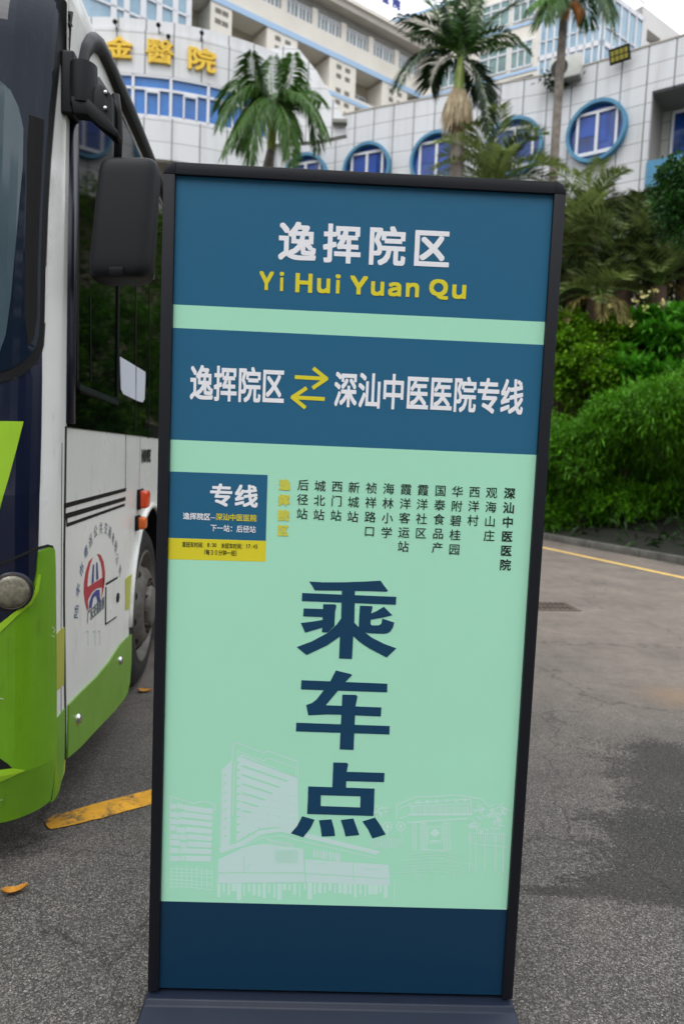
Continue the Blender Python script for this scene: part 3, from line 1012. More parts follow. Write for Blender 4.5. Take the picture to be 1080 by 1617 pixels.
ln([(375, 440), (540, 442)], Z6, .0018, gl); ln([(415, 310), (495, 308), (495, 400), (415, 402), (415, 310)], Z6, .0014, gl)
gl.append(zpx([(455, 315), (485, 345), (455, 370), (425, 345)], *Z6)); ln([(430, 390), (480, 388)], Z6, .003, gl)
for cx_ in (185, 262):
    cir = [(cx_ + 24 * math.cos(a), 306 + 24 * math.sin(a)) for a in np.linspace(0, 6.283, 14)]
    ln(cir, Z6, .002, gl); gl.append(zpx([(cx_ - 12, 306), (cx_, 290), (cx_ + 12, 306), (cx_, 324)], *Z6)); ln([(cx_, 330), (cx_, 360)], Z6, .0016, gl)
for k in range(17): ln([(95 + 11 * k, 375 + ra.uniform(-4, 4)), (95 + 11 * k, 415 + ra.uniform(0, 25))], Z6, .001, gl)
def scrib(cx_, cy_, rx, ry, n):
    for q in range(n):
        a = ra.uniform(0, 6.28); r = ra.uniform(.3, 1) ** .5
        x, y = cx_ + rx * r * math.cos(a), cy_ + ry * r * math.sin(a)
        ln([(x, y), (x + ra.uniform(-18, 18), y + ra.uniform(-14, 14)), (x + ra.uniform(-26, 26), y + ra.uniform(-16, 22))], Z6, ra.uniform(.0008, .002), gl)
scrib(745, 290, 95, 55, 60); scrib(815, 215, 45, 35, 26); scrib(712, 210, 20, 24, 14); scrib(140, 215, 40, 25, 14)
ln([(645, 345), (860, 350)], Z6, .0016, gl); ln([(645, 400), (860, 425)], Z6, .0014, gl)
for x in (655, 690, 740, 800, 845): ln([(x, 350), (x - 4, 560)], Z6, .0014, gl)
for k in range(16): ln([(650 + 13 * k, 355), (650 + 13 * k, 392)], Z6, .0012, gl)
for k in range(7):
    y = 450 + 18 * k; x = ra.uniform(180, 330); ln([(x, y + 12), (x + 200, y), (x + ra.uniform(300, 380), y + 16)], Z6, .0009, gl)
for k in range(22):
    x = ra.uniform(320, 860); y = ra.uniform(500, 600); ln([(x, y), (x + ra.uniform(-6, 6), y + ra.uniform(15, 45))], Z6, .0008, gl)
flat('building_drawing', art, M['pale'], .0002)
flat('drawing_gaps', cut, M['mint'], .0005)
flat('drawing_forecourt', faint, M['pale2'], .00008)
flat('gate_drawing', gl, M['pale2'], .0003)

# ================================================================== THE BUS
BA = np.array([-0.10466344, 0.9945077, 0.0])     # along its side, away from the viewer
BB = np.array([0.9945077, 0.10466344, 0.0])      # outwards from the side we see
BN0 = float(np.array([-1.04888396, 3.51174603, 0]) @ BB)
BCR, BS0, BW, BL, BZT = 0.17, 2.28, 2.35, 8.6, 3.06
class BusSurf:
    def plan(self, t):
        r, L = BCR, BCR * math.pi / 2
        if t >= 0: return BS0 + t, 0.0, (0.0, 1.0)
        if t >= -L:
            a = -t / r
            return BS0 - r * math.sin(a), -(r - r * math.cos(a)), (-math.sin(a), math.cos(a))
        q = -t - L
        return BS0 - r - 0.06 * (1 - ((q - 1.0) / 1.0) ** 2) * (1 if q < 2 else 0), -r - q, (-1.0, 0.12 * (1 - min(q, 2) / 1.0))
    def P(self, t, z, off=0.0):
        s, n, nm = self.plan(t)
        w = min(1, max(0, (0.05 - t) / 0.12)); w = w * w * (3 - 2 * w)
        s += w * ((0.10 * max(0, z - 1.2) / 1.2) + 1.1 * max(0, z - 2.55) ** 2 + 0.5 * max(0, 0.34 - z) ** 1.0 * 0.5)
        k = math.hypot(*nm); a, b = nm[0] / k, nm[1] / k
        d = off
        if z > 2.76:
            q = min(0.299, z - 2.76); d -= 0.3 - math.sqrt(0.09 - q * q)
        s += a * d; n += b * d
        Q = BA * s + BB * (BN0 + n)
        return np.array([Q[0], Q[1], z])
    def N(self, t):
        s, n, nm = self.plan(t)
        v = BA * nm[0] + BB * nm[1]
        return v / np.linalg.norm(v)
    def px(self, px, py):
        d = ray(px, py)
        k = (BN0 - EYE @ BB) / (d @ BB); Q = EYE + k * d
        t, z = min(max(float(Q @ BA) - BS0, -0.3), 6), float(Q[2])
        if t > 0.06: return t, z
        for it in range(60):
            f = proj(self.P(t, z)) - np.array([px, py]); e = 1e-4
            if abs(f[0]) + abs(f[1]) < 0.01: break
            J = np.stack([(proj(self.P(t + e, z)) - proj(self.P(t, z))) / e, (proj(self.P(t, z + e)) - proj(self.P(t, z))) / e], 1)
            try: st = np.linalg.solve(J, -f)
            except np.linalg.LinAlgError: break
            st = np.clip(st, -0.05, 0.05); t += st[0]; z += st[1]
        return t, z
    def cuts(self): return TSF, []
TSF = sorted(set([0.05, 0.07, 0.09]) | set(np.round(np.arange(-0.34, 0.05, 0.02), 4)) | set(np.round(np.arange(-2.26, -0.34, 0.08), 4)) | set([-2.31]))
ZSF = [round(x, 4) for x in list(np.arange(0.22, 0.36, 0.02)) + list(np.arange(0.40, 2.5, 0.05)) + list(np.arange(2.5, 3.06, 0.02))]
BUS = BusSurf()
def bside(s, z, n=0.0):
    Q = BA * s + BB * (BN0 + n); return np.array([Q[0], Q[1], z])

M['bus_white'] = mat('bus_white_paint', 'ecede7', 0.28, vary=0.08, vscale=2.2, coat=0.3, specks=('9a968a', .45))
M['bus_navy'] = mat('bus_navy_paint', '0d1630', 0.22, vary=0.25, vscale=3, coat=0.4, specks=('2c3344', .5))
M['lime'] = mat('bus_lime_paint', '6ea318', 0.3, vary=0.10, vscale=5, coat=0.35, specks=('55701f', .5))
M['lime_v'] = mat('bus_lime_vinyl', '9ecb2a', 0.35, vary=0.06, vscale=5)
M['olive'] = mat('bus_yellow_green_vinyl', 'b3b648', 0.4, vary=0.08, vscale=6)
M['rubber'] = mat('black_rubber', '0a0b0e', 0.5, spec=0.25, vary=0.2, vscale=20)
M['blackp'] = mat('black_plastic', '141518', 0.5, spec=0.25, bump=0.06, bscale=400)
M['trim'] = mat('dark_blue_black_trim', '15192a', 0.3, vary=0.1, vscale=8)
M['screen'] = mat('windscreen_glass', '16202e', 0.05, ior=1.3, specks=('3a4350', .35))
M['screen2'] = mat('clear_windscreen_glass', '4a5b62', 0.06, c2='3c4b54', vscale=1.5, spec=0.5)
M['glass'] = mat('side_glass', '040606', 0.03, ior=1.14)
M['dirt'] = mat('panel_gap', '14150f', 0.9)
M['chrome'] = mat('bright_metal', 'c8c8c4', 0.25, metal=1.0)
M['lampglass'] = mat('lamp_glass', '8f8a76', 0.3, c2='5f5b4c', vscale=45, coat=0.25, bump=0.5, bscale=90)
M['orange'] = mat('orange_lens', 'e2491a', 0.25, coat=0.5)
M['amber'] = mat('amber_lens', 'd9651c', 0.3, coat=0.4)
M['tyre'] = mat('tyre_rubber', '1d1d1e', 0.75, vary=0.35, vscale=14, bump=0.4, bscale=60)
M['rim'] = mat('grey_steel_rim', '77746e', 0.55, metal=0.25, c2='4c4640', vscale=5)
M['hole'] = mat('dark_hole', '050505', 0.9)
M['paper'] = mat('white_paper', 'c9ced8', 0.7)
M['decal'] = mat('decal_blue_grey', '4c6f96', 0.5, vary=0.4, vscale=30)
M['decal2'] = mat('decal_grey', '6f7780', 0.5, vary=0.4, vscale=30)
M['dred'] = mat('decal_red', 'b02634', 0.4)
M['dblue'] = mat('decal_blue', '323a86', 0.4)
M['dfaint'] = mat('decal_worn_blue', 'b2c0c2', 0.5)
M['under'] = mat('bus_underside', '141312', 0.9)
M['scratch'] = mat('scratch_white', 'b9c4a0', 0.6)

bus = thing('city_bus', 'white and lime green city bus with black wing mirror, parked left of the board', 'bus', bside(4.0, 0.0, -1.1))

# body shell: side with wheel arches, rounded front, roof, far side and tail, as one skin
WS, WZ, WR = 3.97, 0.45, 0.455                     # front wheel: station, centre height, radius
body = MB()
arch = [(WS + 0.56 * math.cos(a), WZ + 0.02 + 0.56 * math.sin(a)) for a in np.linspace(math.pi, 0, 22)]
R2 = 7.1
arch2 = [(R2 + 0.56 * math.cos(a), WZ + 0.02 + 0.56 * math.sin(a)) for a in np.linspace(math.pi, 0, 22)]
loop = [(0.05, 0.30)] + [(WS - .56 - BS0, 0.30)] + [(s - BS0, z) for s, z in arch] + [(WS + .56 - BS0, 0.30)] + \
       [(R2 - .56 - BS0, 0.30)] + [(s - BS0, z) for s, z in arch2] + [(R2 + .56 - BS0, 0.30), (BL - BS0 + 2, 0.30), (BL - BS0 + 2, 2.76), (0.05, 2.76)]
body.add(*patch_raw(BUS, loop, -0.004, 0.004))
zs = ZSF + [3.058]
tsf = [t_ for t_ in TSF if t_ <= 0.05]
V, F = [], []
for z in zs:
    for t_ in tsf: V.append(BUS.P(t_, z))
n_ = len(tsf)
for i in range(len(zs) - 1):
    for k in range(n_ - 1):
        F.append((i * n_ + k, i * n_ + k + 1, (i + 1) * n_ + k + 1, (i + 1) * n_ + k))
body.add(V, F)
tz = [2.76] + list(np.linspace(2.80, 3.055, 8))
V, F = [], []
for z in tz:
    for t_ in (0.05, BL - BS0 + 2): V.append(BUS.P(t_, z))
for i in range(len(tz) - 1): F.append((i * 2, i * 2 + 1, i * 2 + 3, i * 2 + 2))
body.add(V, F)
e0, e1 = 2.75, BL + 2
body.add([bside(e0, 3.056, -.28), bside(e1, 3.056, -.28), bside(e1, 3.056, -BW + .1), bside(e0, 3.056, -BW + .1)], [(0, 1, 2, 3)])
body.add([bside(2.3, .3, -BW), bside(e1, .3, -BW), bside(e1, 3.05, -BW), bside(2.6, 3.05, -BW)], [(0, 1, 2, 3)])
body.add([bside(e1, .3, 0), bside(e1, .3, -BW), bside(e1, 3.05, -BW), bside(e1, 3.05, -.28), bside(e1, 2.76, 0)], [(0, 1, 2, 3, 4)])
bo = body.build('body', M['bus_white'], bus, smooth=False)
smooth_by_angle(bo, 35)
mb = MB()
mb.box(bside((2.25 + e1) / 2, 0.36, -BW / 2), (BA, BB, (0, 0, 1)), ((e1 - 2.25) / 2, BW / 2 - .32, .02))
for ws in (WS, R2):                                   # wheel wells
    mb.box(bside(ws, .78, -.40), (BA, BB, (0, 0, 1)), (.62, .02, .5))
    V = [];
    for s_, z_ in [(ws + 0.575 * math.cos(a), WZ + .02 + .575 * math.sin(a)) for a in np.linspace(math.pi, 0, 16)]:
        V += [bside(s_, z_, -.008), bside(s_, z_, -.40)]
    mb.add(V, [(2 * k, 2 * k + 1, 2 * k + 3, 2 * k + 2) for k in range(15)])
mb.build('underside', M['under'], bus)

def bpt(x, y):                                            # pixel -> (t, z); the left-hand ends run on across the whole front
    if x > -55: return BUS.px(x, y)
    return -2.25, min(2.9, BUS.px(0, max(y, -120))[1])
def P_(pts, name, m, off=0.0, thick=0.004, parent=bus, **k):
    return patch(BUS, [bpt(*p) for p in pts], name, m, parent, off, thick, **k)
# windscreen: rubber surround and glass
ws_ = P_([(82, -30), (90, -12), (97, 10), (98.5, 22), (97, 50), (92, 100), (85, 170), (78, 256), (73, 341), (70.5, 430), (69, 505), (66.5, 548), (60, 568), (47, 583), (33, 594), (14, 601), (-2, 605), (-60, 612), (-60, -200), (40, -200)],
         'windscreen_surround', M['rubber'], .000, .007)
P_([(76, -30), (84, -5), (89, 10), (90.5, 22), (88.5, 50), (83.5, 100), (76, 170), (69.5, 256), (65, 341), (62.5, 420), (61.5, 500), (60, 527), (56, 546), (46, 562), (32, 574), (16, 583), (-2, 589), (-60, 594), (-60, -200), (40, -200)],
   'windscreen', M['screen'], .003, .006)
P_([(0, 128), (18, 145), (30, 172), (37, 205), (36, 262), (30, 330), (24, 400), (18, 470), (10, 530), (0, 560), (-60, 575), (-60, 100)], 'clear_screen', M['screen2'], .009, .0015)  # lighter grey patch laid over the windscreen
P_([(46, 183), (68, 191), (65, 256), (61, 335), (58, 420), (57, 500), (52, 535), (44, 545), (38, 500), (39, 400), (42, 300), (43, 225)], 'inner_pillar', M['hole'], .0092, .001)
# a worn pale sealant line along the screen edge
mb = MB()
for q in ribbon([BUS.px(*p) for p in ((99, 40), (95, 92), (87.5, 165), (80.3, 250), (75.5, 330), (72.5, 420))], .003): mb.add(*patch_raw(BUS, q, .0, .0035))
for q in ribbon([BUS.px(*p) for p in ((71, 510), (69, 545), (63, 566))], .002): mb.add(*patch_raw(BUS, q, .0, .0035))
mb.build('sealant', M['rim'], bus)
# navy front panel with a lime chevron, headlamp
P_([(-60, 600), (-2, 605), (14, 601), (33, 594), (47, 583), (60, 568), (66, 552), (66, 600), (65, 680), (63, 760), (61, 830), (60, 866), (58, 880), (56, 905), (51, 930), (40, 950), (20, 968), (0, 986), (-60, 1030)],
   'front_panel', M['bus_navy'], .0, .004)
P_([(0, 665), (37, 665.5), (28, 702), (15, 752), (0, 806), (-16, 850), (-34, 850), (-20, 765)], 'chevron', M['lime_v'], .004, .002)
# bumper
bump = P_([(59, 871), (68, 867.5), (76, 864), (80, 865), (82.5, 871), (83.5, 900), (84, 1000), (85, 1100), (85, 1170), (83.5, 1205), (80, 1238), (76, 1263), (60, 1275), (30, 1289), (0, 1297), (-60, 1303), (-60, 1040), (0, 988), (20, 970), (41, 952), (52, 932), (57, 906)],
          'bumper', M['lime'], .001, .011)
mb = MB()
for q in ribbon([BUS.px(*p) for p in ((-30, 900), (0, 891), (30, 878), (57, 866), (75, 861.5), (81, 863), (84, 871), (85.2, 900), (86, 1000), (86.8, 1100), (86.6, 1170), (85, 1210), (79, 1262))], .007): mb.add(*patch_raw(BUS, q, .0, .006))
mb.build('bumper_gap', M['dirt'], bus)
for nm, pts, m_, o_ in (('bumper_bevel', [(57.5, 906), (61, 907), (57.5, 932), (47, 953), (27, 970), (-2, 1000), (-30, 1022), (-30, 1008), (0, 984), (20, 967), (41, 950), (52, 930)], M['lime_v'], .0125),
                        ('fog_slot', [(-40, 1175), (0, 1194), (12, 1203), (19, 1210), (0, 1212), (-40, 1216)], M['hole'], .0115),
                        ('bumper_ridge', [(-40, 1217), (0, 1213.5), (19, 1211), (38, 1214), (22, 1222), (0, 1232), (-40, 1246)], M['lime_v'], .0125)):  # paler lime on the ridge: its highlight is put into the colour
    P_(pts, nm, m_, o_, .002, bump)
for a, b in (((78, 989), (82, 994)), ((82, 994), (80, 998)), ((0, 1100), (6, 1102)), ((77, 1003), (81, 1005)), ((0, 1261), (5, 1260))):
    mb = MB()
    for q in ribbon([BUS.px(*a), BUS.px(*b)], .003): mb.add(*patch_raw(BUS, q, .012, .0006))
    mb.build('scratch', M['scratch'], bump)
th, zh = BUS.px(20, 933)
c = BUS.P(th, zh, .0); nh = BUS.N(th) * .75 - BA * .6; nh /= np.linalg.norm(nh)
def head(prof, name, m, par): 
    mb = MB(); mb.lathe(c - nh * .006, nh, prof, 40); return mb.build(name, m, par, smooth=True)
hl = head([(.060, -.03), (.060, .012), (.0575, .020), (.052, .020), (.051, .014)], 'headlight', M['trim'], bus)
head([(.0525, .012), (.050, .021), (.036, .027), (.018, .0295), (.0001, .030)], 'lens', M['lampglass'], hl)
head([(.0545, .019), (.0535, .0225), (.0515, .0225), (.0505, .017)], 'bezel', M['iron'], hl)

# front pillar strip down to the sill: bands of colour
P_([(87.5, 1003), (95, 994), (102, 990), (101, 1081), (95, 1086), (87.6, 1092)], 'pillar_band', M['olive'], .0, .002)
P_([(86.5, 1137), (94, 1128), (102, 1118), (101, 1200), (98, 1226), (95, 1240), (86, 1262), (80, 1268), (85, 1215), (86.8, 1172)], 'pillar_foot', M['lime'], .0, .003)
P_([(99, 1180), (104.5, 1200), (103.5, 1218), (97.5, 1236), (96, 1228)], 'mud_flap', M['olive'], -.004, .003)
def seam(name, px, w, m=M['dirt'], off=.001, parent=bus):
    mb = MB()
    for q in ribbon([BUS.px(*p) for p in px], w): mb.add(*patch_raw(BUS, q, .0, off))
    return mb.build(name, m, parent)
seam('door_gap', [(104.5, 676), (103.5, 760), (102, 860), (101.5, 950), (102.5, 1040), (103.5, 1120), (103.5, 1196)], .020)
seam('panel_seam', [(98.5, 700), (97.5, 850), (97, 1000), (97, 1150), (95, 1232)], .004)
seam('panel_seam', [(199, 684), (198.5, 774)], .009)
seam('panel_seam', [(222, 688), (220, 770)], .004, M['rim'])
for a, b, w in (((102, 798.8), (199, 773), .016), ((103, 815.3), (198, 787.5), .018), ((106.5, 829), (197, 797), .012)):
    seam('vent_slot', [a, b], w, M['rubber'], .0015)
seam('vent_slot', [(102.3, 798), (102.3, 815)], .012, M['rubber'], .0015)
seam('vent_slot', [(105.5, 816), (106, 829)], .012, M['rubber'], .0015)

# lime skirt with its latches
sk = P_([(107, 1113), (128, 1091), (150, 1070), (170, 1046), (189, 1017), (198, 1008), (206.5, 1001), (206, 1045), (203.5, 1078), (200, 1094), (195, 1103), (180, 1122), (150, 1153), (125, 1180), (105, 1197)],
        'skirt', M['lime'], .001, .006)
P_([(198, 914), (203, 910), (208.5, 906), (207, 930), (206, 961), (202, 963), (198, 964)], 'wheel_arch_band', M['olive'], .0, .002)
# rear part of the skirt, behind the board
patch(BUS, [rect(WS + .57 - BS0, R2 - .57 - BS0, .17, .62), rect(R2 + .57 - BS0, BL - BS0 + 1.99, .17, .62)], 'rear_skirt', M['lime'], bus, .001, .005)
for px, py in ((120.5, 1135), (187.5, 1043)):
    t_, z_ = BUS.px(px, py); mb = MB(); mb.lathe(BUS.P(t_, z_, .007), BUS.N(t_), [(.02, 0), (.019, .006), (.012, .012), (.0001, .014)], 18)
    mb.build('latch', M['chrome'], bus, smooth=True)
# arch lip
mb = MB(); mb.tube([bside(s, z, .002) for s, z in arch], .016, 8); mb.build('arch_lip', M['bus_white'], bus, smooth=True)

# glazed band of the side: black glass, driver's window, the next window
gl_ = patch(BUS, [(0.072, 1.415), (BL - BS0 + 1.9, 1.415), (BL - BS0 + 1.9, 2.745), (0.72, 2.745), (0.42, 2.70), (0.3, 2.63), (0.2, 2.50), (0.135, 2.38), (0.072, 2.30)], 'side_glazing', M['glass'], bus, .0, .004)
mb = MB()
fr = [BUS.px(*p) for p in ((119, 190), (119, 605), (124, 613), (180, 634), (183, 630), (185, 440), (187, 240))]
for q in ribbon(fr, .028): mb.add(*patch_raw(BUS, q, .002, .008))
mb.build('window_frame', M['rubber'], gl_)
seam('window_ledge', [(121, 610), (182, 636)], .02, M['trim'], .013, gl_)
for a, b, w in (((214, 250), (213, 680), .022), ((236, 300), (234, 690), .016)):
    seam('window_joint', [a, b], w, M['rubber'], .006, gl_)
seam('window_rail', [(141, 470), (142, 600)], .012, M['rubber'], .006, gl_)
P_([(188, 563), (228, 587), (228.5, 592), (227, 630), (224, 635), (216, 633), (193, 622), (189.5, 614)], 'paper_notice', M['paper'], .002, .004)
# upright black trim at the front of the side glass
mb = MB()
tr_ = [BUS.px(*p) for p in ((111, 150), (107, 450), (105.5, 560), (104.5, 668))]
V = []
for (t_, z_) in tr_:
    for dt, of in ((-.030, .0), (-.028, .012), (-.012, .020), (.012, .018), (.024, .010), (.026, .0)):
        V.append(BUS.P(max(t_ + .032 + dt, .051), z_, of))
F = [(i * 6 + k, i * 6 + k + 1, (i + 1) * 6 + k + 1, (i + 1) * 6 + k) for i in range(3) for k in range(5)] + [tuple(range(18, 24)), tuple(range(6))[::-1]]
mb.add(V, F); mb.build('pillar_trim', M['trim'], bus, smooth=True)
# rain gutter over the side windows
gt = [BUS.px(*p) for p in ((124, 118), (127, 98), (131, 79), (139, 66), (147, 63), (156, 69), (169, 94), (187, 137), (212, 192), (237, 250), (252, 290))]
gt += [(2.4, gt[-1][1]), (4.0, gt[-1][1]), (BL - BS0 + 1.9, gt[-1][1])]
V, n_ = [], 0
gtd = []
for a, b in zip(gt[:-1], gt[1:]):
    kk = 3
    for q in range(kk): gtd.append((a[0] + (b[0] - a[0]) * q / kk, a[1] + (b[1] - a[1]) * q / kk))
gtd.append(gt[-1])
for i, (t_, z_) in enumerate(gtd):
    a, b = gtd[max(i - 1, 0)], gtd[min(i + 1, len(gtd) - 1)]
    d = np.array([b[0] - a[0], b[1] - a[1]]); d /= np.linalg.norm(d); nn = np.array([-d[1], d[0]])
    for e, of in ((.035, -.01), (.034, .020), (.020, .034), (-.020, .036), (-.045, .024), (-.048, -.005)):
        e *= .45 + .75 * min(1, max(0, t_ - .1) / .7)
        V.append(BUS.P(max(t_ + nn[0] * e, -.02), z_ + nn[1] * e, of * (.6 + .5 * min(1, max(0, t_ - .1) / .7))))
F = [(i * 6 + k, (i + 1) * 6 + k, (i + 1) * 6 + k + 1, i * 6 + k + 1) for i in range(len(gtd) - 1) for k in range(5)] + [tuple(range(6))]
o = obj('rain_gutter', V, F, M['rubber'], bus); smooth_by_angle(o, 50)

# marker lamps
for px, py, h_, w_, m_ in ((219.5, 788, .046, .05, M['orange']), (215.5, 825.5, .032, .034, M['amber'])):
    t_, z_ = BUS.px(px, py); c = BUS.P(t_, z_, .0); mb = MB()
    mb.box(c + BB * .008, (BA, (0, 0, 1), BB), (w_ + .006, h_ + .006, .008)); o = mb.build('marker_lamp', M['blackp'], bus); bevel(o, .005, 2)
    mb = MB(); mb.box(c + BB * .030, (BA, (0, 0, 1), BB), (w_, h_, .022)); l_ = mb.build('lens', m_, o); bevel(l_, .0205, 5)

# writing and marks on the side
def bput(off): return lambda u, v, o: BUS.P(u, v, off + o)
Z8 = (6.75, 100, 820)
def bz(pts): return [BUS.px(Z8[1] + x / Z8[0], Z8[2] + y / Z8[0]) for x, y in pts]
lg = patch(BUS, [bz(q) for q in (
    [(315, 405), (275, 450), (240, 560), (222, 680), (220, 780), (232, 880), (258, 978), (268, 940), (262, 870), (272, 845), (300, 790), (330, 755), (370, 733), (428, 725), (442, 640), (440, 607), (345, 668), (262, 722), (258, 700), (268, 580), (290, 480)],
    [(362, 372), (385, 372), (400, 380), (430, 450), (446, 560), (444, 640), (436, 720), (420, 800), (405, 840), (412, 780), (420, 640), (415, 540), (400, 460), (375, 395)])],
    'operator_emblem', M['dred'], bus, .0, .0012)
patch(BUS, [bz(q) for q in ([(275, 955), (283, 870), (310, 800), (350, 755), (385, 748), (392, 880), (370, 888), (355, 820), (335, 815), (315, 850), (300, 935)],
    [(318, 480), (327, 480), (323, 672), (302, 690)], [(353, 460), (363, 458), (373, 635), (354, 648)])], 'emblem_road', M['dblue'], lg, .0014, .001)
# arc of characters round the emblem
c0 = BUS.px(Z8[1] + 345 / Z8[0], Z8[2] + 690 / Z8[0])
arc = '陆丰市粤运公共交通有限公司'
pos = [(140, 985), (158, 755), (197, 535), (243, 350), (292, 225), (345, 130), (402, 95), (455, 95), (497, 135), (532, 205), (560, 290), (575, 420), (605, 545)]
mbs = [MB(), MB()]
ctr = [bz([q])[0] for q in pos]
mid = (sum(q[0] for q in ctr) / len(ctr), 0.80)
for i, ch in enumerate(arc):
    t_, z_ = ctr[i]
    a, b = ctr[max(i - 1, 0)], ctr[min(i + 1, len(ctr) - 1)]
    ang = math.atan2(b[1] - a[1], b[0] - a[0])
    Vg, Fg = glyph(ch)
    hs = .054
    for dx, dy in ((0, 0), (.014, 0)):
        P = []
        for w in Vg:
            x, y = (w[0] - .5 + dx) * hs, (w[1] - .38 + dy) * hs
            P.append(BUS.P(t_ + x * math.cos(ang) - y * math.sin(ang), z_ + x * math.sin(ang) + y * math.cos(ang), .0014 + (dx + 2 * dy) * .002))
        mbs[0 if i < 4 else 1].add(P, Fg)
mbs[0].build('operator_name', M['decal'], bus); mbs[1].build('operator_name', M['decal2'], bus)
a, b = bz([(255, 1085)])[0], bz([(440, 880)])[0]
mb = MB(); z0 = a[1] - .012; adv = (b[0] - a[0]) / 6
for i, ch in enumerate('广东交通集团'):
    put_glyph(mb, ch, lambda u, v, o: BUS.P(u, v, .0014 + o), (a[0] + i * adv, z0, a[0] + i * adv + adv * .95, z0 + .055), .02, 0, n=4, dz=.0001)
mb.build('group_name', M['decal2'], bus)
for x in (245, 320, 370):                                # worn remains of older lettering
    q = bz([(x, 1200), (x + 22, 1190), (x + 22, 1340), (x, 1355)]); k = ribbon([q[0], q[1], q[2]], .006)
    patch(BUS, k, 'worn_mark', M['dfaint'], bus, .0, .001)
hp = patch(BUS, bz([(456, 726), (596, 628), (590, 1020), (452, 1115)]), 'service_hatch', M['bus_white'], bus, .0, .003)
mb = MB()
for q in ribbon(bz([(453, 728), (449, 1116), (560, 1040)]), .006) + ribbon(bz([(458, 690), (575, 622)]), .008): mb.add(*patch_raw(BUS, q, .0, .004))
mb.build('hatch_edge', M['dirt'], hp)
t_, z_ = bz([(571, 835)])[0]; mb = MB(); mb.lathe(BUS.P(t_, z_, .002), BB, [(.022, 0), (.021, .007), (.0001, .008)], 14); mb.build('hatch_lock', M['blackp'], hp)
a, b = BUS.px(223.5, 731), BUS.px(249, 709.5)
mb = MB(); adv = .052
for i, ch in enumerate('ＨＯＷＥ'):
    put_glyph(mb, ch, lambda u, v, o: BUS.P(u, v, .0014 + o), (a[0] + i * adv * 1.35, a[1], a[0] + i * adv * 1.35 + adv * 1.1, b[1]), .1, 0, True, n=6, dz=.0001)
mb.build('side_lettering', M['pblack'], bus)

# wheels
def wheel(ws, dish):
    t_ = []
    c = bside(ws, WZ, -.035)
    def L(prof, name, m, par, n=56):
        mb = MB(); mb.lathe(c, BB, prof, n); o = mb.build(name, m, par); smooth_by_angle(o, 45); return o
    r = WR
    w = L([(.30, -.015), (.315, .004), (.36, .012), (.41, .004), (r - .018, -.014), (r - .004, -.03), (r, -.045), (r, -.22), (r - .01, -.24), (.41, -.26), (.31, -.25)], 'wheel', M['tyre'], bus)
    tg = MB()                                             # tread grooves show as blocks round the edge
    for k in range(64):
        a = 2 * math.pi * k / 64
        d = BA * math.cos(a) + np.array([0, 0, 1]) * math.sin(a); tt = -BA * math.sin(a) + np.array([0, 0, 1]) * math.cos(a)
        for o_ in (-.065, -.13, -.195):
            tg.box(c + d * (r + .001) + BB * o_, (d, tt, BB), (.005, .013, .024))
    tg.build('tread', M['tyre'], w)
    rm = [(.318, .000), (.322, .008), (.312, .012), (.300, .004), (.290, -.03), (.268, -.045)]
    rm += [(.25, -.03), (.205, .018), (.17, .035), (.160, .035), (.155, .0), (.12, -.005), (.115, .045), (.10, .06), (.0001, .064)] if dish else [(.22, -.12), (.0001, -.12)]
    rim = L(rm, 'rim', M['rim'], w)
    mb = MB()
    for k in range(10):
        a = 2 * math.pi * (k + .3) / 10
        d = BA * math.cos(a) + np.array([0, 0, 1]) * math.sin(a); tt = -BA * math.sin(a) + np.array([0, 0, 1]) * math.cos(a)
        q = c + d * .238 + BB * (-.0135); ax = BB * .72 + d * .69
        mb.lathe(q, ax, [(.026, -.01), (.026, .0035), (.0001, .0035)], 16)
    mb.build('hand_holes', M['hole'], rim)
    mb = MB()
    for k in range(10):
        a = 2 * math.pi * k / 10
        d = BA * math.cos(a) + np.array([0, 0, 1]) * math.sin(a)
        mb.lathe(c + d * .137 + BB * (-.01), BB, [(.015, 0), (.015, .035), (.009, .04), (.009, .056), (.0001, .058)], 6)
    mb.build('wheel_nuts', M['iron'], rim)
    mb = MB()
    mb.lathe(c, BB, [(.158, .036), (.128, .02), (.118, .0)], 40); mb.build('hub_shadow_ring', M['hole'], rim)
wheel(WS, True); wheel(R2, False)

# wing mirror: bracket on the pillar, bent arm, rod, housing
def MP(px, py, s):                                        # pixel on the plane across the bus at station s
    d = ray(px, py); k = (s - EYE @ BA) / (d @ BA); return EYE + k * d
mir = MB()
q0 = BUS.px(109, 140)
mroot = BUS.P(*q0, 0)
# clamp block
o_ = MB(); o_.box(MP(112, 138, 2.34), (BB, BA, (0, 0, 1)), (.020, .035, .095)); arm = o_.build('mirror_arm', M['blackp'], bus); bevel(arm, .008, 3)
o_ = MB(); o_.tube([MP(133, 104, 2.31), MP(133, 140, 2.31), MP(133, 168, 2.31)], [.040, .042, .040], 20); k_ = o_.build('hinge', M['blackp'], arm); smooth_by_angle(k_, 40)
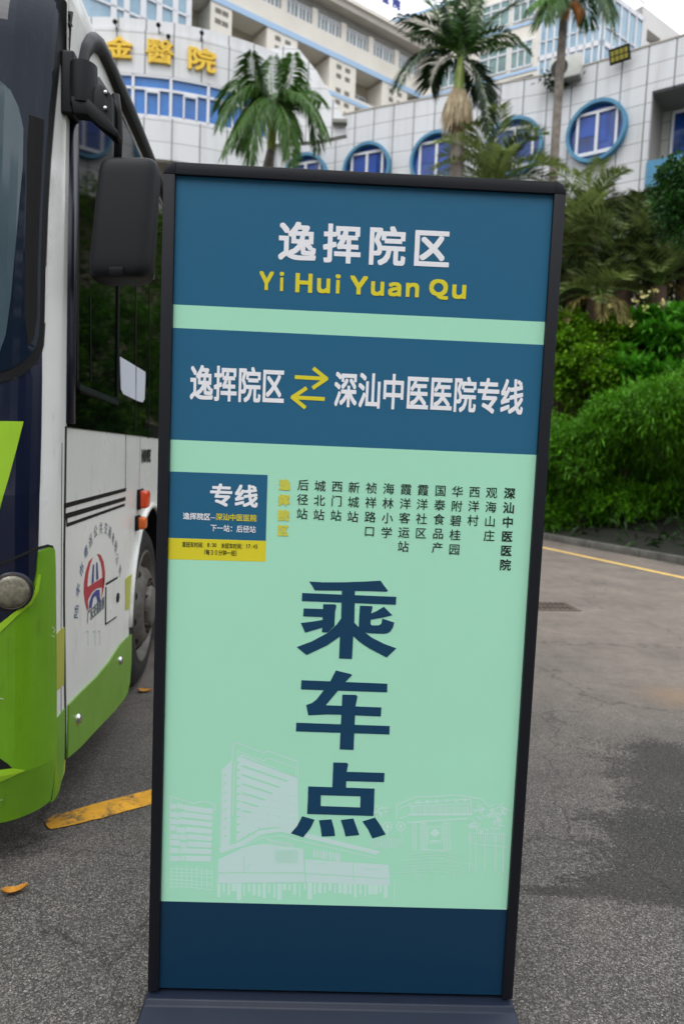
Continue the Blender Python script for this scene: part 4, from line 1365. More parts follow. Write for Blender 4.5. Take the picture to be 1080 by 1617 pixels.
# swept bracket plate towards the rod
prof = [(130, 160), (140, 150), (158, 132), (166, 138), (177, 150), (178, 205), (186, 214), (176, 214), (160, 196), (140, 178), (118, 168)]
A_ = [MP(x, y, 2.29) for x, y in prof]; B_ = [p + BA * .06 for p in A_]
n = len(prof)
o_ = MB(); o_.add(A_ + B_, [list(range(n)), list(range(n, 2 * n))[::-1]] + [(k, (k + 1) % n, n + (k + 1) % n, n + k) for k in range(n)]); k_ = o_.build('bracket', M['blackp'], arm); bevel(k_, .004, 2)
prof = [(112, 152), (134, 150), (166, 180), (187, 208), (184, 216), (160, 200), (138, 180), (116, 178)]
A_ = [MP(x, y, 2.275) for x, y in prof]; B_ = [p + BA * .05 for p in A_]; n = len(prof)
o_ = MB(); o_.add(A_ + B_, [list(range(n)), list(range(n, 2 * n))[::-1]] + [(k, (k + 1) % n, n + (k + 1) % n, n + k) for k in range(n)]); k_ = o_.build('bracket', M['rubber'], arm); bevel(k_, .004, 2)
for px, py in ((167.5, 146), (167, 171)):
    o_ = MB(); o_.lathe(MP(px, py, 2.287), -BA, [(.006, 0), (.0055, .004), (.0001, .005)], 12); o_.build('screw', M['chrome'], arm)
o_ = MB(); o_.tube([MP(183, 150, 2.35), MP(187, 180, 2.35), MP(188, 215, 2.35), MP(185, 270, 2.35)], .013, 12); k_ = o_.build('rod', M['rubber'], arm, smooth=True)
# housing: rounded shell, thicker at the bottom
c = MP(200, 351, 2.33)
a_, b_ = MP(155, 351, 2.33), MP(251, 351, 2.33)
hw_ = np.linalg.norm(b_ - a_) / 2
hz = (MP(200, 256, 2.33)[2] - MP(200, 446, 2.33)[2]) / 2
ux = (b_ - a_) / np.linalg.norm(b_ - a_)
V, F = [], []
NU, NVv = 40, 22
up_ = np.array([0, 0, 1.0]) + ux * 0.02
def sgnp(x, p): return math.copysign(abs(x) ** p, x)
for j in range(NVv + 1):
    ph = -math.pi / 2 + math.pi * j / NVv
    zz = sgnp(math.sin(ph), .22) * hz; rr = abs(math.cos(ph)) ** .22
    for i in range(NU):
        a = 2 * math.pi * i / NU
        x = sgnp(math.cos(a), .35) * hw_ * rr * (1 + .03 * zz / hz * -1)
        y = sgnp(math.sin(a), .55) * .062 * rr * (1.0 - .22 * zz / hz)
        V.append(c + ux * (x - .012 * (-zz / hz)) + BA * y + np.array([0, 0, zz]))
for j in range(NVv):
    for i in range(NU):
        F.append((j * NU + i, j * NU + (i + 1) % NU, (j + 1) * NU + (i + 1) % NU, (j + 1) * NU + i))
mh = obj('mirror', V, F, M['blackp'], bus, smooth=True)
o_ = MB(); o_.box(MP(184, 428, 2.255) , (ux, BA, (0, 0, 1)), (.022, .006, .012)); k_ = o_.build('drain_boss', M['rubber'], mh); bevel(k_, .004, 2)
o_ = MB(); o_.box(c + BA * .058, (ux, BA, (0, 0, 1)), (hw_ * .86, .006, hz * .88)); k_ = o_.build('mirror_glass', M['chrome'], mh); bevel(k_, .005, 2)

# ================================================================== THE HOSPITAL BUILDINGS
M['tile'] = tile_mat('white_wall_tiles', 'cfd0d1', '7d7c7c', 0.86, 0.62, 0.012)
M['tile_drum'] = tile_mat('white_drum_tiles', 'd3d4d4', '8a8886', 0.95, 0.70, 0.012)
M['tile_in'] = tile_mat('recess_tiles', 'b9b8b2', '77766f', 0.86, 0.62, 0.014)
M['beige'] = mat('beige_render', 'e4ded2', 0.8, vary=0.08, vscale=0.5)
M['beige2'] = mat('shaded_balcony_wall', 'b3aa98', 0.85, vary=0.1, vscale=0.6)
M['bluepaint'] = mat('sky_blue_trim', '4a87a8', 0.55, vary=0.25, vscale=2)
M['blueline'] = mat('pale_blue_band', 'a5c1de', 0.6)
M['bluewin'] = mat('blue_window_glass', '3a80c6', 0.12, c2='2a62aa', vscale=0.7, spec=0.6)
M['deepblue'] = mat('deep_blue_glass', '122a5c', 0.06, c2='2250a4', vscale=0.9, spec=0.6)
M['blind'] = mat('blue_blind', '2a55ae', 0.3, c2='1c3c86', vscale=1.1)
M['wframe'] = mat('white_window_frame', 'd8d9dc', 0.4)
M['glassg'] = mat('greenish_window_glass', '7f9f9c', 0.08, c2='56726f', vscale=0.8, spec=0.6)
M['glassb'] = mat('pale_curtain_glass', '9fb9c9', 0.07, c2='6f93a8', vscale=0.5, spec=0.7)
M['gold'] = mat('gold_lettering', 'e8bf2b', 0.35, vary=0.12, vscale=5)
M['roofblue'] = mat('blue_lettering', '3b479c', 0.5)
M['cornice'] = mat('cornice', 'b5aea2', 0.8, vary=0.1, vscale=1)
M['dark'] = mat('dark_opening', '2f302e', 0.8)
M['dark2'] = mat('vent_opening', '77736b', 0.8)
M['grey'] = mat('grey_concrete', '8f8d86', 0.85, vary=0.15, vscale=0.8)
M['led'] = mat('lamp_cells', 'b3a94e', 0.3)
M['acw'] = mat('air_conditioner_case', 'bdbdb6', 0.5, vary=0.1, vscale=6)

ZP = 15.5
def at_z(px, py, z):
    d = ray(px, py); return (EYE + (z - EYE[2]) / d[2] * d)[:2]
wl_ = [at_z(x, y, ZP) for x, y in ((420, 204), (520, 186), (600, 169.5), (680, 155), (755, 140), (809, 129), (884, 114.5), (955, 95), (1013, 76), (1080, 56))]
last = wl_[-1] + (wl_[-1] - wl_[-2]) * 1.2
WING = Surf(smooth_line(wl_ + [last], 4))
TMAX = WING.t[-1]
zb_w = (WING.px(905, 318)[1] + WING.px(1016, 307)[1]) / 2
t_rec = WING.px(1023, 225)[0]
z_lin = (WING.px(1029, 143)[1] + WING.px(1079, 132)[1]) / 2
wing = thing('hospital_wing', 'white tiled hospital wing with a row of round blue-rimmed windows behind the palms', 'building', WING.P(TMAX * .6, 6))
patch(WING, [rect(0, t_rec, zb_w, ZP), rect(t_rec, TMAX, z_lin, ZP)], 'wall', M['tile'], wing, -.2, .2)
patch(WING, rect(0, TMAX, ZP, ZP + .05), 'coping', M['cornice'], wing, -.3, .33)
patch(WING, rect(t_rec, TMAX, zb_w + .05, zb_w + .95), 'sill_band', M['bluepaint'], wing, -.2, .26)
def offset(surf, d): return Surf([surf.P(t, 0, d) for t in surf.t])
W_IN = offset(WING, -1.7)
V, F = [], []
mb = MB()
mb.add([WING.P(t_rec, zb_w, -.2), WING.P(t_rec, zb_w, -1.7), WING.P(t_rec, z_lin, -1.7), WING.P(t_rec, z_lin, -.2)], [(0, 1, 2, 3)])
for z in (z_lin, zb_w + .06):
    mb.add([WING.P(t_rec, z, -.2), WING.P(TMAX, z, -.2), WING.P(TMAX, z, -1.7), WING.P(t_rec, z, -1.7)], [(0, 1, 2, 3)])
mb.build('recess_reveal', M['grey'], wing)
ta, tb = W_IN.px(1024, 220)[0] - .6, W_IN.t[-1]
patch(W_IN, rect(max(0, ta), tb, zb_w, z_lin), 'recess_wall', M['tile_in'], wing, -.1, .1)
wz0, wz1 = W_IN.px(1070, 262)[1], W_IN.px(1070, 180)[1]
wt0 = W_IN.px(1063, 215)[0]
rw = patch(W_IN, rect(wt0, wt0 + 2.2, wz0, wz1), 'recess_window', M['deepblue'], wing, .0, .03)
patch(W_IN, [rect(wt0 - .09, wt0, wz0, wz1), rect(wt0 + .75, wt0 + .84, wz0, wz1), rect(wt0 - .09, wt0 + 2.2, wz1, wz1 + .09)], 'frame', M['wframe'], rw, .0, .09)
# recessed lower storey with its soffit
W_LO = offset(WING, -2.6)
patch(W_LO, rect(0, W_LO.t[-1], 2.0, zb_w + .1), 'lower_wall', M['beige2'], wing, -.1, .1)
V = []
for t_ in WING.t: V += [WING.P(t_, zb_w + .03, -.19), WING.P(t_, zb_w + .03, -2.6)]
obj('soffit', V, [(2 * k, 2 * k + 1, 2 * k + 3, 2 * k + 2) for k in range(len(WING.t) - 1)], M['grey'], wing)
for px in (952,):
    t_ = W_LO.px(px, 360)[0]
    f = patch(W_LO, rect(t_ - .8, t_ + .8, zb_w - 2.6, zb_w - .9), 'lower_window', M['deepblue'], wing, .0, .03)
    patch(W_LO, [rect(t_ - .85, t_ - .78, zb_w - 2.6, zb_w - .9), rect(t_ - .04, t_ + .04, zb_w - 2.6, zb_w - .9), rect(t_ + .78, t_ + .85, zb_w - 2.6, zb_w - .9), rect(t_ - .85, t_ + .85, zb_w - .9, zb_w - .8)], 'frame', M['wframe'], f, .0, .08)
for px in (1012, 1062):
    t_ = WING.px(px, 330)[0]; p = WING.P(t_, 0, -.5)
    mb = MB(); mb.tube([(p[0], p[1], 2.0), (p[0], p[1], zb_w + .03)], .22, 16); mb.build('column', M['cornice'], wing, smooth=True)
# roof and back, so the block is solid from elsewhere
V = []
for t_ in WING.t: V += [WING.P(t_, ZP - .5, -.2), WING.P(t_, ZP - .5, -9)]
obj('roof', V, [(2 * k, 2 * k + 1, 2 * k + 3, 2 * k + 2) for k in range(len(WING.t) - 1)], M['grey'], wing)
# round windows
cw, zc = WING.px(943, 210.3)
RW = (WING.px(943, 161.8)[1] - WING.px(943, 258.8)[1]) / 2
for k, (px, py) in enumerate(((943, 210), (812, 232), (690, 253), (580.5, 270), (484, 284))):
    tc_ = WING.px(px, py)[0]
    def circ(r0, r1=None, a0=0, a1=2 * math.pi, n=48):
        A = np.linspace(a0, a1, n + 1)
        if r1 is None: return [(tc_ + r0 * math.cos(a), zc + r0 * math.sin(a)) for a in A[:-1]]
        return [[(tc_ + r0 * math.cos(a), zc + r0 * math.sin(a)), (tc_ + r1 * math.cos(a), zc + r1 * math.sin(a)), (tc_ + r1 * math.cos(b), zc + r1 * math.sin(b)), (tc_ + r0 * math.cos(b), zc + r0 * math.sin(b))] for a, b in zip(A[:-1], A[1:])]
    rim = patch(WING, circ(RW * .89, RW), 'round_window', M['bluepaint'], wing, -.01, .28)
    patch(WING, circ(RW * .895), 'glass', M['deepblue'], rim, -.01, .05)
    w, h = RW * .60, RW * .60
    fr = [rect(tc_ - w - .09, tc_ - w, zc - h, zc + h), rect(tc_ + w, tc_ + w + .09, zc - h, zc + h), rect(tc_ - .05, tc_ + .05, zc - h, zc + h),
          rect(tc_ - w - .09, tc_ + w + .09, zc + h, zc + h + .09), rect(tc_ - w - .09, tc_ + w + .09, zc - h - .12, zc - h)]
    patch(WING, fr, 'frame', M['wframe'], rim, .04, .09)
    patch(WING, [rect(tc_ - w, tc_ - .06, zc - h * .1, zc + h * .98), rect(tc_ + .07, tc_ + w * .62, zc - h * .55, zc + h * .98)], 'blind', M['blind'], rim, .042, .012)

# entrance block with the rounded corner
dl = [at_z(x, y, ZP) for x, y in ((60, 47), (110, 44), (154, 43), (200, 45), (240, 48.5), (279, 53.5), (334, 65), (390, 81), (425, 94), (448, 104))]
DRUM = Surf(smooth_line(dl, 4))
td = DRUM.t[-1]
zwt, zwb = DRUM.px(267, 121)[1], DRUM.px(251, 185.5)[1]
zdb = DRUM.px(262, 252)[1]
drum = thing('hospital_entrance_block', 'rounded white tiled entrance block with blue ribbon windows and gold Chinese letters', 'building', DRUM.P(td * .5, 6))
patch(DRUM, [rect(0, td, zwt, ZP), rect(0, td, zdb, zwb)], 'wall', M['tile_drum'], drum, -.25, .25)
patch(DRUM, rect(0, td, ZP, ZP + .42), 'parapet', M['tile_drum'], drum, -.25, .12)
D_IN = offset(DRUM, -1.6)
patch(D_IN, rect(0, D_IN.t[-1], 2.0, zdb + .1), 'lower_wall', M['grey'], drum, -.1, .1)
V = []
for t_ in DRUM.t: V += [DRUM.P(t_, zdb + .02, -.2), DRUM.P(t_, zdb + .02, -1.7)]
obj('soffit', V, [(2 * k, 2 * k + 1, 2 * k + 3, 2 * k + 2) for k in range(len(DRUM.t) - 1)], M['grey'], drum)
rbn = patch(DRUM, rect(0, td, zwb, zwt), 'ribbon_window', M['bluewin'], drum, -.24, .14)
tm = [DRUM.px(x, y)[0] for x, y in ((210, 150), (270, 160), (329, 172))]
per = (tm[2] - tm[0]) / 2
ztr = DRUM.px(267, 143)[1]
fr = [rect(0, td, ztr - .04, ztr + .04), rect(0, td, zwb, zwb + .08), rect(0, td, zwt - .07, zwt)]
sash = []
k = -6
while tm[0] + k * per < td:
    t_ = tm[0] + k * per
    if t_ > 0.1: fr.append(rect(t_ - .045, t_ + .045, zwb, zwt))
    a, b = t_ + per * .36, t_ + per * .68
    if a > 0.1 and b < td:
        sash += [rect(a - .04, a + .015, zwb + .08, ztr), rect(b - .015, b + .04, zwb + .08, ztr), rect(a, b, ztr - .13, ztr - .04)]
    k += 1
patch(DRUM, fr, 'mullion', M['wframe'], rbn, -.11, .10)
patch(DRUM, sash, 'sash', M['wframe'], rbn, -.11, .13)
V = []
for t_ in DRUM.t: V += [DRUM.P(t_, ZP + .1, -.2), DRUM.P(t_, ZP + .1, -.5 - 6 * min(1, max(0, (td * .72 - t_) / 2)))]
obj('roof', V, [(2 * k, 2 * k + 1, 2 * k + 3, 2 * k + 2) for k in range(len(DRUM.t) - 1)], M['grey'], drum)
# sloping white stair wall behind the left palm
sl = [(386, 92), (420, 80), (455, 71), (472, 78), (500, 112), (522, 150), (541, 182), (546, 196), (546, 212), (500, 222), (386, 230)]
A_ = [D(x, y, 25.0) for x, y in sl]; B_ = [p + np.array([0.06, 0.3, 0]) for p in A_]; n = len(sl)
mb = MB(); mb.add(A_ + B_, [list(range(n)), list(range(n, 2 * n))[::-1]] + [(k, (k + 1) % n, n + (k + 1) % n, n + k) for k in range(n)],
                  [(p[0], p[2]) for p in A_ + B_])
mb.build('stair_wall', M['tile_drum'], drum, uv=True)
mb = MB(); mb.box(D(537, 193, 24.85), ((1, 0, 0), (0, 1, 0), (0, 0, 1)), (.26, .14, .06)); mb.build('canopy', M['grey'], drum)

def solid_text(mb, ch, surf, t0, z0, t1, z1, off, th, bold=0.0):
    Vg, Fg = glyph(ch)
    lo, hi = Vg.min(0), Vg.max(0)
    W = (Vg - lo) / (hi - lo)
    W = bold + W * (1 - 2 * bold)
    ec = {}
    for f in Fg:
        for a, b in zip(f, f[1:] + f[:1]):
            ec[(a, b)] = ec.get((a, b), 0) + 1
    edges = [(a, b) for (a, b) in ec if (b, a) not in ec]
    sh = [(0, 0)] + ([(bold * math.cos(a), bold * math.sin(a)) for a in np.linspace(0, 2 * math.pi, 9)[:-1]] if bold else [])
    for i, (dx, dy) in enumerate(sh):
        q = [(t0 + (w[0] + dx) * (t1 - t0), z0 + (w[1] + dy) * (z1 - z0)) for w in W]
        n = len(q); e = i * .0008
        mb.add([surf.P(t, z, off + th + e) for t, z in q] + [surf.P(t, z, off) for t, z in q],
               list(Fg) + [(b, a, n + a, n + b) for a, b in edges])
for ch, x0, y0, x1, y1 in (('金', 170, 60, 211, 94), ('醫', 231, 66, 275, 103), ('院', 297, 78, 341, 115)):
    a = DRUM.px(x0, (y0 + y1) / 2); b = DRUM.px(x1, (y0 + y1) / 2)
    zt, zl = DRUM.px((x0 + x1) / 2, y0)[1], DRUM.px((x0 + x1) / 2, y1)[1]
    mb = MB(); solid_text(mb, ch, DRUM, a[0], zl, b[0], zt, .03, .10, .014 if ch == '醫' else .03)
    mb.build('gold_letter', M['gold'], drum)
# small black spotlights along the parapet
for i, (px, py, lb) in enumerate(((185, 38, 'small black spotlight on the parapet above the first gold letter'), (252, 43, 'small black spotlight on the parapet above the second gold letter'),
                                  (267, 61, 'small dark spotlight hanging below the parapet edge, right of the second gold letter'), (318, 55, 'small black spotlight on the parapet above the third gold letter'))):
    t_, z_ = DRUM.px(px, py); p = DRUM.P(t_, z_, .14)
    r = thing('spotlight', lb, 'spotlight', DRUM.P(t_, z_ - .2, .1), 'spotlights above the gold letters')
    mb = MB(); mb.tube([DRUM.P(t_, z_ - .22, .0), p], .02, 6); mb.build('bracket', M['blackp'], r)
    n_ = DRUM.N(t_); ax = n_ * .8 + np.array([0, 0, -.6]); ax /= np.linalg.norm(ax)
    mb = MB(); mb.lathe(p, ax, [(.0001, -.10), (.05, -.09), (.07, .0), (.075, .10), (.06, .10), (.0001, .07)], 14); o = mb.build('lamp_head', M['blackp'], r); smooth_by_angle(o, 40)

# far tower, receding to the right
def vdir(px, py):
    d = ray(px, py)[:2]; return d / np.linalg.norm(d)
d2 = vdir(1985, 778); A1 = D(519, 86, 46)[:2]
T1 = Surf([A1 - d2 * 26, A1 + d2 * 20])
tx = lambda px, py: T1.px(px, py)[0]
tz1 = lambda px, py: T1.px(px, py)[1]
zbl = (tz1(521, 85.6) + tz1(603, 127) + tz1(400, 20.5)) / 3
zsb = (tz1(455, 19.4) + tz1(600, 92)) / 2
zst = (tz1(546, 36.3) + tz1(620, 77)) / 2
zcb = (tz1(560, 32) + tz1(640, 77)) / 2
zct = (tz1(560, 17.5) + tz1(655, 73)) / 2
zl2 = (tz1(519, 141) + tz1(561, 158)) / 2
tw1 = thing('hospital_tower', 'tall beige hospital block with balconies and rooftop letters, behind the entrance block', 'building', T1.P(20, 5))
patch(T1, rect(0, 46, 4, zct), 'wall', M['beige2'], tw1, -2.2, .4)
patch(T1, rect(0, 46, zbl, zsb), 'spandrel', M['beige'], tw1, -1.8, 1.8)
patch(T1, rect(0, 46, zbl - .18, zbl + .18), 'blue_band', M['blueline'], tw1, .0, .06)
patch(T1, rect(0, 46, zst, zcb), 'lintel', M['grey'], tw1, -1.8, 1.7)
patch(T1, rect(0, 46, zcb, zct), 'cornice', M['cornice'], tw1, -1.8, 2.5)
patch(T1, rect(0, 46, zct - .12, zct + .14), 'cornice_edge', M['beige'], tw1, .5, .35)
V = [T1.P(0, zct, -1.8), T1.P(46, zct, -1.8), T1.P(46, zct, -14), T1.P(0, zct, -14), T1.P(0, 4, -1.8), T1.P(46, 4, -1.8), T1.P(46, 4, -14), T1.P(0, 4, -14)]
obj('rear_mass', V, [(0, 1, 2, 3), (1, 5, 6, 2), (2, 6, 7, 3), (3, 7, 4, 0)], M['beige'], tw1)
# ribbon of windows under the roof
wn_ = patch(T1, rect(0, 46, zsb, zst), 'window_strip', M['glassg'], tw1, -1.8, 1.55)
pil = [tx(x, y) for x, y in ((498, 20), (544.5, 52), (586, 76), (626.3, 100))]
pp = (pil[3] - pil[0]) / 3
fr, pl = [], []
k = -8
while pil[0] + k * pp < 46:
    t_ = pil[0] + k * pp
    if t_ > .3:
        pl.append(rect(t_ - .2, t_ + .2, zsb, zst))
        for q, wdt in ((.13, .05), (.24, .07), (.36, .05), (.5, .09), (.62, .05), (.74, .07), (.86, .05)): fr.append(rect(t_ + pp * q - wdt, t_ + pp * q + wdt, zsb, zst))
    k += 1
fr = [q for q in fr if q[1][0] < 46]
fr += [rect(0, 46, zsb, zsb + .1), rect(0, 46, zst - .14, zst), rect(0, 46, zsb + (zst - zsb) * .72, zsb + (zst - zsb) * .72 + .07)]
patch(T1, fr, 'window_frame', M['wframe'], wn_, -.25, .10)
patch(T1, pl, 'pilaster', M['beige'], tw1, -.25, .25)
# piers between the balconies, two floors down
FLH = zbl - zl2
piers = [(332.6, 366, 30), (421.5, 469.5, 60), (520, 561.5, 110), (603, 642, 150)]
tp = [(tx(a, y), tx(b, y + 18)) for a, b, y in piers]
for f in range(3):
    zt_, zb_ = zbl - .18 - f * FLH, zbl - .18 - (f + 1) * FLH
    patch(T1, [rect(a, b, zb_, zt_) for a, b in tp] + [rect(tp[3][1] + 2.2, 46, zb_, zt_)], 'pier', M['beige'], tw1, -1.8, 1.8)
    patch(T1, rect(tp[0][0] - .0, 46, zb_ - .15, zb_ + .12), 'blue_band', M['blueline'], tw1, .0, .04)
    patch(T1, rect(0, 46, zb_ - .25, zb_ + .0), 'floor_slab', M['beige'], tw1, -1.8, 1.78)
    bays = [(tp[0][1], tp[1][0]), (tp[1][1], tp[2][0]), (tp[2][1], tp[3][0])]
    vents = []
    for a, b in tp:
        for u in (.35, .68):
            for h in (.82, .56, .16):
                vents.append(rect(a + (b - a) * u - .2, a + (b - a) * u + .2, zb_ + (zt_ - zb_) * h - .14, zb_ + (zt_ - zb_) * h + .14))
    patch(T1, vents, 'vent', M['dark2'], tw1, .0, .02)
    for a, b in bays:
        wd = patch(T1, rect(a + (b - a) * .18, b - (b - a) * .1, zb_ + .3, zb_ + FLH * .68), 'balcony_window', M['glassb'], tw1, -1.8, .08)
        ww = (b - a) * .72; a2 = a + (b - a) * .18
        fr = [rect(a2 + ww * q - .06, a2 + ww * q + .06, zb_ + .3, zb_ + FLH * .68) for q in (0, .33, .6, 1)] + [rect(a2, a2 + ww, zb_ + FLH * h, zb_ + FLH * h + .1) for h in (.2, .42, .67)]
        patch(T1, fr, 'frame', M['wframe'], wd, -1.72, .1)
        patch(T1, rect(a, b, zb_, zb_ + FLH * .16), 'balcony_rail', M['beige'], tw1, -.2, .12)
# glazed stair front at its left end
ga, gb = 0, tx(290, 20)
g_ = patch(T1, rect(ga, gb, zl2 - FLH, zct), 'curtain_wall', M['glassb'], tw1, -1.8, 2.6)
fr = []
for x in (172, 192, 218, 243, 268, 289): 
    t_ = T1.px(x, 20)[0]; fr.append(rect(max(0, t_ - .16), t_ + .16, zl2 - FLH, zct))
for k in range(9): fr.append(rect(ga, gb, zl2 - FLH + k * FLH * .5, zl2 - FLH + k * FLH * .5 + .12))
patch(T1, fr, 'mullion', M['wframe'], g_, .8, .1)
# rooftop lettering
for ch, x0, x1, yy in (('金', 577, 593, -8), ('医', 600, 610, 6), ('院', 616, 628, 13)):
    a, b = T1.px(x0, yy), T1.px(x1, yy)
    z0 = zct + 1.5
    mb = MB(); solid_text(mb, ch, T1, a[0], z0, b[0], z0 + (b[0] - a[0]) * 1.0, .2, .12, .03)
    mb.build('roof_letter', M['roofblue'], tw1)
mb = MB()
tl0, tl1 = T1.px(560, 0)[0], T1.px(632, 20)[0]
for z in (1.45, 2.4): mb.tube([T1.P(tl0, zct + z, .12), T1.P(tl1, zct + z, .12)], .03, 6)
k = tl0
while k < tl1: mb.tube([T1.P(k, zct, .1), T1.P(k, zct + 2.4, .1)], .03, 6); k += 1.5
mb.build('letter_rack', M['wframe'], tw1)

# second tower with the glazed corner
C2 = D(951, 33, 44)[:2]
dL = vdir(-1180, 655); dR = vdir(2000, 780)
T2 = Surf([C2 + dL * 24, C2])
T2R = Surf([C2, C2 + dR * 26])
tw2 = thing('hospital_tower', 'beige hospital block with a pale glazed corner bay, seen over the parapet of the wing', 'building', T2.P(18, 5))
zt2 = T2.px(900, -60)[1]
zr2 = (T2R.px(975, 0)[1] + T2R.px(1013, 28)[1]) / 2
FL2 = 3.1
tb0 = T2.px(851, 80)[0]; tb1 = T2.t[-1]
patch(T2, rect(0, tb0, 4, zt2), 'wall', M['beige'], tw2, -.3, .3)
ZB = T2.px(851, 95)[1]
gq = patch(T2, rect(tb0, tb1, 6, zr2), 'bay_glass', M['glassb'], tw2, -.1, .2)
fr = []
for k in range(-3, 4):
    fr.append(rect(tb0, tb1, ZB + k * FL2 - .16, ZB + k * FL2 + .16)); fr.append(rect(tb0, tb1, ZB + k * FL2 + 1.0, ZB + k * FL2 + 1.07))
n_ = 8
for k in range(n_ + 1):
    t_ = tb0 + (tb1 - tb0) * k / n_
    fr.append(rect(max(tb0, t_ - (.13 if k in (0, n_) else .06)), min(tb1, t_ + (.13 if k in (0, n_) else .06)), 6, zr2))
patch(T2, fr, 'bay_frame', M['wframe'], gq, .1, .08)
te = T2R.px(1011, 60)[0]
gq2 = patch(T2R, rect(0, te, 6, zr2), 'bay_glass', M['glassb'], tw2, -.1, .2)
fr = []
for k in range(-3, 4):
    fr.append(rect(0, te, ZB + k * FL2 - .16, ZB + k * FL2 + .16)); fr.append(rect(0, te, ZB + k * FL2 + 1.0, ZB + k * FL2 + 1.07))
for k in range(6):
    t_ = te * k / 5; fr.append(rect(max(0, t_ - (.13 if k in (0, 5) else .06)), min(te, t_ + (.13 if k in (0, 5) else .06)), 6, zr2))
patch(T2R, fr, 'bay_frame', M['wframe'], gq2, .1, .08)
V = [T2.P(0, zr2, 0), np.append(C2, zr2), T2R.P(te, zr2, 0), T2R.P(te, zr2, -9), T2.P(0, zr2, -12)]
obj('roof', V, [(0, 1, 2, 3, 4)], M['cornice'], tw2)
# windows of the beige front
for cxp, w_ in ((779, 2.0), (823, 1.5), (716, 1.8)):
    t_ = T2.px(cxp, 95)[0]
    for k in range(-2, 3):
        zc_ = T2.px(779, 100)[1] + k * FL2
        f = patch(T2, rect(t_ - w_ / 2, t_ + w_ / 2, zc_ - .8, zc_ + .85), 'window', M['glassg'], tw2, -.0, .02)
        fr = [rect(t_ - w_ / 2 + w_ * q - .05, t_ - w_ / 2 + w_ * q + .05, zc_ - .8, zc_ + .85) for q in (0, .33, .66, 1)] + [rect(t_ - w_ / 2, t_ + w_ / 2, zc_ + h, zc_ + h + .1) for h in (-.85, .3, .8)]
        patch(T2, fr, 'frame', M['wframe'], f, .0, .09)
for k in range(-2, 3):
    z_ = T2.px(815, 116)[1] + k * FL2
    patch(T2, rect(0, tb0, z_ - .1, z_ + .1), 'blue_band', M['blueline'], tw2, .0, .06)
z_ = T2.px(821, 119)[1]; t_ = T2.px(821, 119)[0]
patch(T2, rect(t_ - .9, t_ + .9, z_ - .75, z_ - .15), 'dark_window', M['dark'], tw2, .0, .03)
# white plain block beyond
T3 = Surf([C2 + dR * te, C2 + dR * (te + 26)])
tw3 = thing('plain_block', 'plain pale block with one dark recess, at the far right above the parapet', 'building', T3.P(5, 5))
z3 = (T3.px(1035, 22)[1] + T3.px(1070, 54)[1]) / 2
r0, r1 = T3.px(1020, 60)[0], T3.px(1041, 70)[0]
zq0, zq1 = T3.px(1030, 72)[1], T3.px(1030, 52)[1]
M['white_render'] = mat('white_render', 'd4d2cf', 0.8, vary=0.06, vscale=0.5)
patch(T3, [rect(0, 26, zq1, z3), rect(0, r0, 4, zq1), rect(r1, 26, 4, zq1), rect(r0, r1, 4, zq0)], 'wall', M['white_render'], tw3, -.8, .8)
patch(T3, rect(r0, r1, zq0 - .3, zq1 + .3), 'recess', M['dark2'], tw3, -1.0, .1)
V = [T3.P(0, z3, 0), T3.P(26, z3, 0), T3.P(26, z3, -9), T3.P(0, z3, -9), T3.P(0, 4, 0), T3.P(0, 4, -9)]
obj('roof', V, [(0, 1, 2, 3), (0, 3, 5, 4)], M['white_render'], tw3)

# floodlight on the wing's wall, air conditioner and its weed
t_, z_ = WING.px(983, 93); fl = thing('floodlight', 'black floodlight with yellowish lamp cells on the white parapet', 'floodlight', WING.P(t_, z_, .2))
tg_ = (WING.P(t_ + .1, 0) - WING.P(t_ - .1, 0)) / .2; nf = WING.N(t_); ax_n = nf * .9 + np.array([0, 0, -.43]); ax_n /= np.linalg.norm(ax_n); ax_u = np.cross(ax_n, tg_)
mb = MB(); c = WING.P(t_, z_, .32); mb.box(c, (tg_, ax_u, ax_n), (.34, .24, .06)); bevel(mb.build('housing', M['blackp'], fl), .015, 2)
mb = MB()
for i in range(4):
    for j in range(2): mb.box(c + tg_ * (-.225 + .15 * i) + ax_u * (-.09 + .18 * j) + ax_n * .064, (tg_, ax_u, ax_n), (.058, .07, .006))
mb.build('lamp_cells', M['led'], fl)
mb = MB(); mb.tube([WING.P(t_, z_ - .1, .0), WING.P(t_, z_ - .1, .28)], .03, 8); mb.build('bracket', M['blackp'], fl)
t_, z_ = WING.px(896, 116); acu = thing('air_conditioner', 'pale outdoor air conditioner unit on the parapet beside the tall palm trunk', 'air conditioner', WING.P(t_, z_ - .4, .3))
tg_ = (WING.P(t_ + .1, 0) - WING.P(t_ - .1, 0)) / .2; nf = WING.N(t_)
c = WING.P(t_, z_, .3)
mb = MB(); mb.box(c, (tg_, (0, 0, 1), nf), (.55, .36, .2)); bevel(mb.build('case', M['acw'], acu), .03, 2)
mb = MB(); mb.lathe(c - tg_ * .18 + nf * .2, nf, [(.30, 0), (.30, .02), (.26, .02), (.26, .004), (.08, .004), (.08, .018), (.0001, .018)], 24); mb.build('fan_grille', M['dark'], acu)
mb = MB(); mb.box(c - np.array([0, 0, .38]) , (tg_, (0, 0, 1), nf), (.5, .02, .22)); mb.build('shelf', M['grey'], acu)

